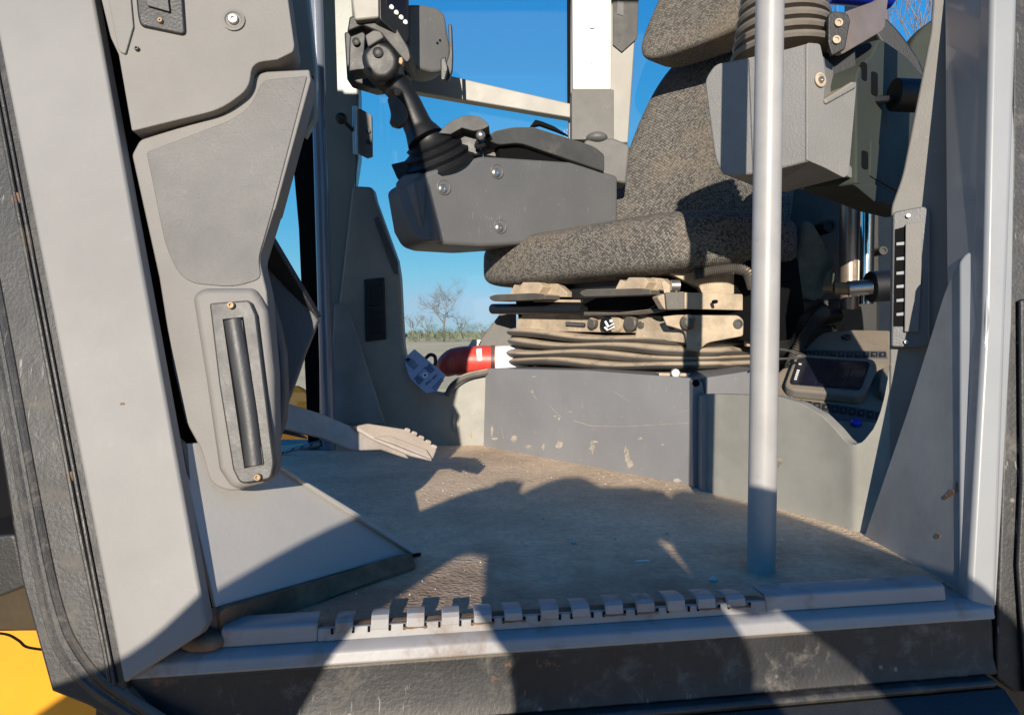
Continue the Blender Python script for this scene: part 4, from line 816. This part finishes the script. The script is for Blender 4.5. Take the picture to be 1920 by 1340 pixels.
# ================================================================== BEHIND THE SEAT: cylinder, hoses, keypad
sg = thing('steering_column_cylinders', W(1600, 500, 1.7), 'bronze and chrome upright cylinders in the dark behind the near console', 'cylinder')
tube('bronze_tube', [W(1592, 360, 1.62), W(1592, 580, 1.62)], 0.020, m_bronze, sg, 28, sm=False)
tube('chrome_tube', [W(1625, 360, 1.60), W(1622, 570, 1.60)], 0.017, m_chrome, sg, 28, sm=False)
gs = thing('gas_strut', W(1610, 540, 1.45), 'horizontal steel and black gas strut with brass fitting behind the seat', 'strut')
tube('strut_barrel', [W(1632, 538, 1.42), W(1720, 530, 1.42)], 0.031, m_stick, gs, 24, sm=False)
tube('steel_collar', [W(1590, 541, 1.43), W(1634, 538, 1.42)], 0.0155, m_steel, gs, 24, sm=False)
tube('nut', [W(1565, 541, 1.44), W(1592, 541, 1.43)], 0.013, m_brass, gs, 8, sm=False)
tube('brass_stub', [W(1545, 541, 1.46), W(1566, 541, 1.44)], [0.006, 0.010, 0.006, 0.010], m_brass, gs, 12, sm=False)
cl = thing('hanging_rag', W(1520, 480, 1.65), 'grey green cloth hanging in the shade behind the seat', 'cloth')
rv, rf_ = [], []
cols = [(1478, 470, 500), (1490, 440, 545), (1510, 402, 560), (1535, 440, 565), (1552, 470, 540), (1562, 490, 520)]
for i, (x, t, b) in enumerate(cols):
    for k in range(9): rv.append(W(x+3*math.sin(k*1.3+i), t+(b-t)*k/8, 1.66+0.02*math.sin(i*1.9+k*0.5)))
for i in range(len(cols)-1):
    for k in range(8): a = i*9+k; rf_.append((a, a+9, a+10, a+1))
rg = link('cloth_sheet', newmesh('cloth_sheet', rv, rf_), m_cloth, cl, sub=2); s_ = rg.modifiers.new('s', 'SOLIDIFY'); s_.thickness = 0.003
hs = thing('hose_bundle', W(1520, 620, 1.5), 'ribbed black hoses looping behind the seat base', 'hose')
corr('conduit', [W(1440, 655, 1.55), W(1490, 650, 1.5), W(1508, 620, 1.48), W(1518, 598, 1.5), W(1545, 582, 1.52)], 0.016, m_blk, hs)
corr('conduit', [W(1480, 700, 1.48), W(1495, 660, 1.46), W(1512, 630, 1.46), W(1532, 600, 1.47), W(1546, 585, 1.5)], 0.012, m_blks, hs)
tube('smooth_hose', [W(1440, 610, 1.6), W(1500, 602, 1.62), W(1570, 590, 1.65)], 0.018, m_blk, hs, 14)
tube('smooth_hose', [W(1440, 640, 1.6), W(1500, 628, 1.6), W(1560, 620, 1.65)], 0.014, m_blk, hs, 14)
tube('wire_loop', [W(1440, 668, 1.28), W(1460, 655, 1.30), W(1490, 660, 1.32), W(1510, 668, 1.34), W(1480, 672, 1.31), W(1445, 672, 1.29)], 0.002, m_steel, hs, 8)
bw = thing('rear_bulkhead', W(1560, 640, 1.75), 'black bulkhead and frame behind the seat base', 'bulkhead')
slab('bulkhead_plate', [(1430, 330), (1648, 340), (1648, 640), (1430, 640)], 1.80, 0.03, m_blk, bw, 0.002)
slab('cross_member', [(1460, 565), (1575, 560), (1648, 556), (1648, 700), (1440, 700)], 1.70, 0.05, m_blk, bw, 0.006)
slab('round_fitting', [(1440, 520, 10), (1480, 500, 10), (1520, 560, 10), (1450, 590, 10)], 1.74, 0.05, m_bronze, bw, 0.01)
for x, y, r in ((1555, 424, .016), (1655, 470, .01)): lathe('grommet', W(x, y, 1.70), (0, -1, 0), [(r, -0.1), (r, 0.004), (r*.6, 0.004), (r*.6, 0), (0, 0)], m_blks, bw, 18)
gb = thing('green_outside_part', W(1665, 500, 2.4), 'pale green machine bracket seen through the rear gap beside the vent', 'bracket')
slab('upright', [(1652, 390), (1668, 384), (1668, 500), (1655, 505)], 2.3, 0.05, m_pillarg, gb, 0.004)
slab('foot', [(1646, 478), (1668, 470), (1670, 500), (1648, 498)], 2.25, 0.05, m_pillarg, gb, 0.004)
ell('lamp', W(1668, 590, 2.2), (0.05, 0.04, 0.035), m_pillarg, gb, nu=20, nv=10)
# dash with keypads
db = thing('keypad_dash', W(1560, 720, 1.3), 'dusty rear side console with two keypad rows and inset solar device', 'control panel')
DS = Pl((1460, 745, 1.34), (1660, 760, 1.27), (1570, 620, 1.52))
slab('dash_body', [(1400, 790), (1455, 700), (1540, 622, 14), (1600, 617), (1670, 618), (1680, 850), (1590, 870), (1440, 860)], DS, 0.08, m_dash, db, 0.006, 3)
slab('keypad', [(1498, 662, 4), (1520, 655), (1662, 658), (1664, 672), (1500, 668)], DS.off(-0.002), 0.004, m_key, db, 0.001)
slab('keypad', [(1470, 745), (1600, 762), (1655, 772), (1652, 790), (1560, 785), (1470, 760)], DS.off(-0.002), 0.004, m_key, db, 0.001)
def keys(x0, y0, x1, y1, n, sx_, sy_):
    for i in range(n):
        x = x0+(x1-x0)*i/(n-1); y = y0+(y1-y0)*i/(n-1); P = DS.off(-0.004)
        k = slab('key', rect(x-sx_, y-sy_, x+sx_, y+sy_, 2), P, 0.003, m_blk, db, 0.0006)
        Pq = DS.off(-0.0042); q = []
        s = random.choice((0, 1, 2))
        for a, b, c, d in (((-3, -2, 3, -1), (-3, 1, 3, 2), (-1, -3, 0, 3)), ((-4, -1, 2, 0), (2, -3, 3, 3)), ((-2, -3, -1, 3), (1, -3, 2, 3), (-2, 0, 2, 1)))[s]:
            q.append(([Pq.at(x+u*0.7, y+v*0.7) for u, v in ((a, b), (c, b), (c, d), (a, d))], DS.n*0.0008))
        multi('icon', q, m_keyi, k, 0)
keys(1515, 662, 1655, 664, 10, 6, 4.5); keys(1482, 752, 1648, 779, 11, 6.5, 6)
so = thing('solar_device', DS.at(1560, 700), 'rounded black box with solar cells leaning on the rear side console', 'solar device')
SO = DS.off(-0.02)
slab('device_case', [(1470, 722, 14), (1492, 662, 10), (1640, 672, 12), (1646, 690, 12), (1622, 738, 12), (1608, 742, 8), (1485, 730, 12)], SO, 0.02, m_dash, so, 0.005, 4)
slab('device_face', [(1478, 720, 10), (1496, 668, 8), (1634, 677, 10), (1614, 732, 10)], SO.off(-0.001), 0.004, m_blk, so, 0.002, 3)
for i in range(4):
    x = 1508+i*29; slab('solar_cell', [(x+8-i*0.5, 673+i*1.5), (x+34, 675+i*1.5), (x+18, 723+i*1.2), (x-8, 721+i*1.2)], SO.off(-0.0018), 0.001, m_solar, so, 0)
slab('device_label', [(1486, 716), (1498, 676), (1508, 677), (1496, 717)], SO.off(-0.0018), 0.001, m_ink, so, 0)
multi('label_print', [([SO.off(-0.0024).at(x+a, y+b) for a, b in ((-2, -1.2), (3, -0.6), (2.4, 1.6), (-2.6, 1.0))], SO.n*0.0003) for x, y in ((1491.5, 710), (1492.7, 706), (1493.9, 702), (1495.2, 698), (1496.5, 694), (1500, 682))], m_lab, so, 0)
slab('device_case', [(1648, 732, 8), (1652, 690, 8), (1675, 680), (1675, 740)], SO, 0.02, m_dash, so, 0.004, 3)
lathe('screw', DS.off(-0.001).at(1587, 633), -DS.n, [(0.010, 0), (0.009, 0.004), (0.004, 0.004), (0, 0.002)], m_blk, db, 14)
lathe('screw', DS.off(-0.001).at(1484, 742), -DS.n, [(0.006, 0), (0.005, 0.003), (0, 0.003)], m_steel, db, 12)
bk_ = lathe('blue_button', DS.off(-0.001).at(1605, 795), -DS.n, [(0.009, 0), (0.009, 0.006), (0.006, 0.009), (0, 0.009)], m_blue, db, 16)

# ================================================================== EXTINGUISHER AND TAG
ex = thing('fire_extinguisher', W(870, 690, 1.98), 'red fire extinguisher lying on its side behind the shell left of the seat', 'fire extinguisher')
tube('bottle', [W(822, 700, 1.99), W(830, 692, 1.99), W(848, 680, 1.98), W(870, 676, 1.98), W(900, 675, 1.98), W(1000, 674, 1.98)], [0.012, 0.022, 0.032, 0.039, 0.040, 0.040, 0.040, 0.040], m_red, ex, 32)
tube('white_band', [W(929, 675, 1.98), W(990, 674, 1.98)], 0.0405, m_lab, ex, 32, sm=False)
tube('black_strap', [W(921, 675, 1.98), W(928, 675, 1.98)], 0.0415, m_blks, ex, 32, sm=False)
slab('barcode_label', [(893, 654, 2), (903, 653, 2), (904, 676, 2), (895, 676, 2)], Pl(1.938), 0.002, m_lab, ex, 0)
multi('barcode', [([Pl(1.9375).at(a, b) for a, b in ((896, y), (902, y), (902, y+1.2), (896, y+1.2))], Vector((0, 0.0003, 0))) for y in (656, 658.5, 661, 663, 666, 668)], m_ink, ex, 0)
tube('gauge_ring', [W(798, 672, 1.93), W(806, 665, 1.93), W(815, 668, 1.93), W(816, 682, 1.93), W(808, 688, 1.93)], 0.005, m_blk, ex, 10)
tube('rubber_edge', [W(838, 742, 1.86), W(850, 722, 1.86), (W(875, 706, 1.86)), W(915, 697, 1.86)], 0.009, m_bel, ex, 12)
it = thing('inspection_tag', W(800, 695, 1.86), 'pale blue printed inspection tag hanging over the far shell edge', 'tag')
TG = Pl((760, 680, 1.865), (836, 700, 1.84), (800, 735, 1.82))
slab('card', [(777, 654, 2), (762, 668), (760, 682), (766, 702), (770, 710), (799, 737, 3), (820, 732), (836, 703, 2)], TG, 0.001, m_tag, it, 0)
ra = math.radians(-43)
def tl(cx, cy, dx, dy, L, wd, m=m_ink):
    P = TG.off(-0.0008); d = Vector((math.cos(0.76), math.sin(0.76))); e = Vector((-d.y, d.x)); c = Vector((cx, cy))
    return [P.at(*(c+d*a+e*b)) for a, b in ((-L, -wd), (L, -wd), (L, wd), (-L, wd))], P.n*0.0003
# columns of print; the card is seen turned, lines run down to the right
ln = []; P_ = TG.off(-0.0008)
def block(cx, cy, n, sp_, hl, wd, seed):
    q = random.Random(seed); d = Vector((0.707, -0.707)); e = Vector((0.707, 0.707))
    for i in range(n):
        c = Vector((cx, cy))+e*((i-(n-1)/2)*sp_); L = hl*q.uniform(.7, 1); a = -L
        while a < L:
            w_ = q.uniform(1.2, 3.0); ln.append(([P_.at(*(c+d*u+e*v)) for u, v in ((a, -wd), (min(a+w_, L), -wd), (min(a+w_, L), wd), (a, wd))], P_.n*0.0003)); a += w_+0.7
block(773, 682, 7, 3.0, 8, 0.65, 1); block(806, 691, 6, 2.6, 7, 0.75, 2); block(785, 711, 6, 2.6, 7, 0.75, 3); block(790, 695, 1, 1, 14, 0.35, 4); block(821, 720, 3, 3.0, 14, 0.5, 5)
multi('printed_lines', ln, m_ink, it, 0)
text('2023 / 2024', TG, 809, 712, 0.0082, m_ink, it, math.radians(45))
lathe('tag_emblem', TG.off(-0.0008).at(797, 703), -TG.n, [(0.0075, -0.0002), (0.0075, 0.0002), (0.0065, 0.0002), (0.0065, 0.0001), (0, 0.0001)], m_lab, it, 20)
lathe('tag_star', TG.off(-0.0012).at(797, 703), -TG.n, [(0.004, 0), (0.004, 0.0003), (0, 0.0003)], m_redink, it, 6)
lathe('eyelet', TG.off(-0.001).at(765, 674), -TG.n, [(0.0055, 0), (0.0055, 0.0008), (0.0025, 0.0008), (0, 0)], m_blk, it, 16)
fr = thing('grey_box_lid', W(910, 640, 2.05), 'grey sloping lid with metal catch behind the red extinguisher', 'lid')
slab('lid_plate', [(940, 585), (968, 585), (968, 670), (870, 670), (890, 650)], 2.04, 0.04, m_trimd, fr, 0.004)
slab('catch', [(877, 650), (886, 636, 2), (902, 637, 2), (896, 650)], 2.03, 0.006, m_steel, fr, 0.002)

# ================================================================== PEDAL
pe = thing('foot_pedal', W(700, 830, 1.0), 'worn dusty metal foot pedal with notched edge reaching over the mat', 'pedal')
PE = Pl((530, 780, 0.93), (700, 820, 1.01), (700, 860, 1.005))
slab('pedal_arm', [(470, 735), (530, 752), (606, 776), (662, 800), (715, 800, 10), (770, 860), (760, 858), (715, 843), (660, 845, 10), (605, 822), (540, 806), (470, 790)], PE, 0.008, m_pedal, pe, 0.003)
PD = Pl((685, 795, 1.0), (815, 830, 1.05), (812, 862, 1.03))
slab('pedal_pad', [(660, 798), (690, 792, 4), (760, 803), (818, 836, 4), (820, 843, 3), (812, 862, 3), (770, 852), (700, 822, 10)], PD, 0.007, m_pedal, pe, 0.004, 3)
slab('pad_fold', [(700, 818), (730, 815, 8), (800, 842), (812, 861), (740, 832)], PD.off(-0.005), 0.004, m_pedal, pe, 0.002)
multi('pad_teeth', [([PD.off(-0.002).at(x+a, y+b) for a, b in ((-6, -1), (-4, -6), (5, -3), (6, 3))], PD.n*0.012) for x, y in ((765, 806), (778, 812), (791, 820), (804, 828), (815, 837))], m_pedal, pe, 0.002)
slab('second_arm', [(470, 770), (540, 800), (575, 823), (470, 800)], 1.05, 0.01, m_shelld, pe, 0.002)

# ================================================================== OUTSIDE
yl = thing('front_frame', (-0.95, 3.2, -1.3), 'yellow machine frame seen through the corner glass', 'machine frame')
prism3('frame_beam', [W(480, 735, 3.2), W(560, 718, 3.2), W(592, 742, 3.2), W(592, 800, 3.2), W(480, 800, 3.2)], Vector((0, 0.3, -0.2)), m_yel, yl, 0.02)
def tree(x, y, h, seed, label, spread=0.5, depth=5, zb=-1.3, r0=0.020):
    rnd_ = random.Random(seed); t = thing('bare_tree', (x, y, zb), label, 'tree', None)
    br_, tr_ = [], []
    def grow(p, d, L, r, lev, out):
        q = p+d*L; out.append((p, q, r, r*0.7))
        if lev == 0: return
        for k in range(rnd_.choice((2, 3, 3))):
            a = rnd_.uniform(0, 6.283); o = d.orthogonal().normalized(); o.rotate(Matrix.Rotation(a, 3, d))
            nd = (d+o*rnd_.uniform(0.35, 0.35+spread)).normalized(); nd.z = nd.z*0.9+0.15; nd.normalize()
            grow(p+d*L*rnd_.uniform(0.65, 1.0), nd, L*rnd_.uniform(0.62, 0.85), r*0.6, lev-1, br_)
    b = Vector((x, y, zb)); grow(b, Vector((rnd_.uniform(-.05, .05), 0, 1)), h*0.25, h*r0, depth, tr_)
    def seg(S_):
        vs, fs = [], []
        for p, q, r0, r1 in S_:
            d = (q-p).normalized(); a = d.orthogonal().normalized(); c = d.cross(a); k = len(vs)
            for P, r in ((p, r0), (q, r1)):
                for j in range(4): an = j*math.pi/2; vs.append(P+(a*math.cos(an)+c*math.sin(an))*r)
            fs += [(k+j, k+(j+1) % 4, k+4+(j+1) % 4, k+4+j) for j in range(4)]
        return vs, fs
    link('trunk', newmesh('trunk', *seg(tr_)), m_bark, t); link('crown', newmesh('crown', *seg(br_)), m_bark, t); return t
def at(px, D): return ((px-960)/F*D)
D = 140
tree(at(833, D), D, 15.5, 3, 'tallest round bare tree on the horizon, between far shell and cushion', 0.75, 8, r0=0.017)
tree(at(800, D+8), D+8, 8, 5, 'thin small bare tree left of the tallest round one', 0.6, 5)
tree(at(775, D+14), D+14, 9, 8, 'faint bare tree close beside the dark shell edge', 0.6, 5)
tree(at(862, D+10), D+10, 8, 11, 'low bare tree right of the tallest round one', 0.6, 5)
def bush(x, y, w_, h, seed, label, name='evergreen_tree'):
    r = random.Random(seed); t = thing(name, (x, y, -1.3), label, 'tree', 'dark evergreens along the field edge'); vs, fs = [], []
    cl_ = [(r.uniform(-.5, .5)*w_, r.uniform(-1, 1), r.uniform(0.15, 0.75)*h, r.uniform(.16, .3)*w_) for _ in range(12)]
    for i in range(2600):
        cx, cy, cz, cr = r.choice(cl_); v = Vector((r.gauss(0, 1), r.gauss(0, 1), r.gauss(0, 1))).normalized()*cr*r.uniform(.5, 1.05)
        p = Vector((x+cx+v.x, y+cy+v.y, -1.3+max(0.05, cz+v.z*.8))); s = r.uniform(.05, .14); a = Vector((r.uniform(-1, 1), r.uniform(-1, 1), r.uniform(-1, 1)))*s; b = Vector((r.uniform(-1, 1), r.uniform(-1, 1), r.uniform(-1, 1)))*s; k = len(vs)
        vs += [p, p+a, p+b]; fs.append((k, k+1, k+2))
    link('crown', newmesh('crown', vs, fs), m_leaf, t); tube('trunk', [Vector((x, y, -1.3)), Vector((x, y, -1.3+h*.5))], 0.15, m_bark, t, 6, sm=False)
for i, (px, w_, h, lab) in enumerate(((820, 4, 3.6, 'dull green bush under the left side of the tallest bare tree'), (842, 4, 3.0, 'green bush directly below the tallest bare tree'), (878, 4.5, 4.2, 'dark evergreen to the right of the bare trees'), (905, 5, 4.6, 'dark evergreen nearest the seat cushion'), (785, 4, 2.6, 'low pale bush at the left end of the tree line'))):
    bush(at(px, D-6), D-6, w_, h, 20+i, lab)
t2 = tree(at(1712, 15), 15.0, 13, 31, 'bare branches showing in the rear window at upper right', 0.6, 7, r0=0.009)
far = []
for i in range(900):
    x = random.uniform(-90, 60); y = 210+random.uniform(-6, 6); h = random.uniform(.6, 2.6); w_ = random.uniform(.6, 1.6); far.append(([Vector((x-w_, y, -1.3)), Vector((x+w_, y, -1.3)), Vector((x+w_*.3, y, -1.3+h)), Vector((x-w_*.5, y, -1.3+h*.8))], Vector((0, 0.6, 0))))
tag(multi('distant_hedgerow', far, m_leaf, None, 0), 'distant hazy hedgerow along the horizon', 'hedgerow', None, 'stuff')

# ================================================================== PHOTOGRAPHER (stands outside; throws the shadow on the sill and mat)
G = -1.3
person = thing('person', (0.03, -0.28, G), 'photographer in dark jacket outside the door, seen as a shadow on the mat', 'person')
def skin(name, verts, edges, radii, m, parent, sub=2):
    me = bpy.data.meshes.new(name); me.from_pydata(verts, edges, []); me.materials.append(m); o = bpy.data.objects.new(name, me); COL.objects.link(o)
    o.modifiers.new('skin', 'SKIN'); sv = me.skin_vertices[0].data
    for i, r in enumerate(radii): sv[i].radius = (r, r) if not isinstance(r, tuple) else r; sv[i].use_root = (i == 0)
    s = o.modifiers.new('s', 'SUBSURF'); s.levels = sub; s.render_levels = sub
    return kid(o, parent)
y0 = -0.28
def e_(x, z, dy=0.0): return (x+0.098*dy, y0+dy, z-0.24*dy)
V = [(0.03, y0, -0.42), (0.035, y0, -0.2), e_(0.037, 0.0), e_(0.037, 0.10), e_(0.03, 0.20), e_(0.0, 0.27), e_(-0.075, 0.34), e_(-0.10, 0.41),
     e_(-0.16, 0.02), e_(-0.72, 0.045, .03), e_(-0.40, 0.142, .06), e_(-0.30, 0.285, .12), e_(-0.19, 0.362, .18),
     e_(0.25, 0.02), e_(0.42, 0.04, .03), e_(0.42, 0.17, .06), e_(0.30, 0.272, .12), e_(0.14, 0.345, .18),
     (-0.07, y0, -0.5), (-0.09, y0+.03, -0.88), (-0.09, y0, G+.08), (-0.10, y0+.14, G+.04),
     (0.15, y0, -0.5), (0.17, y0+.03, -0.88), (0.17, y0, G+.08), (0.18, y0+.14, G+.04), e_(-0.11, 0.33, .14), e_(0.18, 0.285, .10), e_(0.12, 0.255, .05)]
E = [(0, 1), (1, 2), (2, 3), (3, 4), (4, 5), (5, 6), (6, 7), (3, 8), (8, 9), (9, 10), (10, 11), (11, 12), (3, 13), (13, 14), (14, 15), (15, 16), (16, 17), (0, 18), (18, 19), (19, 20), (20, 21), (0, 22), (22, 23), (23, 24), (24, 25), (12, 26), (17, 27), (4, 28)]
Rr = [.16, .15, .15, .13, .115, .10, .115, .08, .08, .11, .092, .062, .055, .08, .11, .115, .085, .065, .1, .07, .055, .04, .1, .07, .055, .04, .055, .105, .10]
skin('body', V, E, Rr, m_jack, person)  # left elbow stretched and filler nodes added to shape the cast shadow
def fingers(cx, cz, yb, side):
    for k in range(4):
        b = Vector((cx+side*0.0, yb, cz)); x = cx+side*(-0.02+0.014*k)
        skin('finger', [(x, yb-0.02, cz-0.01), (x, yb, cz+0.035), (x-side*.004, yb+0.012, cz+0.06+0.005*(1.5-abs(k-1.5))), (x-side*.006, yb+0.016, cz+0.045)], [(0, 1), (1, 2), (2, 3)], [.009, .0085, .008, .006], m_skin, person, 1)
    skin('thumb', [(cx, yb-0.02, cz-0.01), (cx-side*0.03, yb-0.01, cz+0.01), (cx-side*0.05, yb, cz+0.02)], [(0, 1), (1, 2)], [.011, .01, .008], m_skin, person, 1)
fingers(-0.15, 0.295, -0.06, -1); fingers(0.125, 0.275, -0.06, 1)
ph = prism3('phone', [Vector((-0.06, -0.028, 0.255)), Vector((0.11, -0.028, 0.255)), Vector((0.11, -0.028, 0.34)), Vector((-0.06, -0.028, 0.34))], Vector((0, -0.008, 0)), m_stick, None, 0.003)
tag(ph, 'dark phone held up by the photographer outside the door', 'phone')
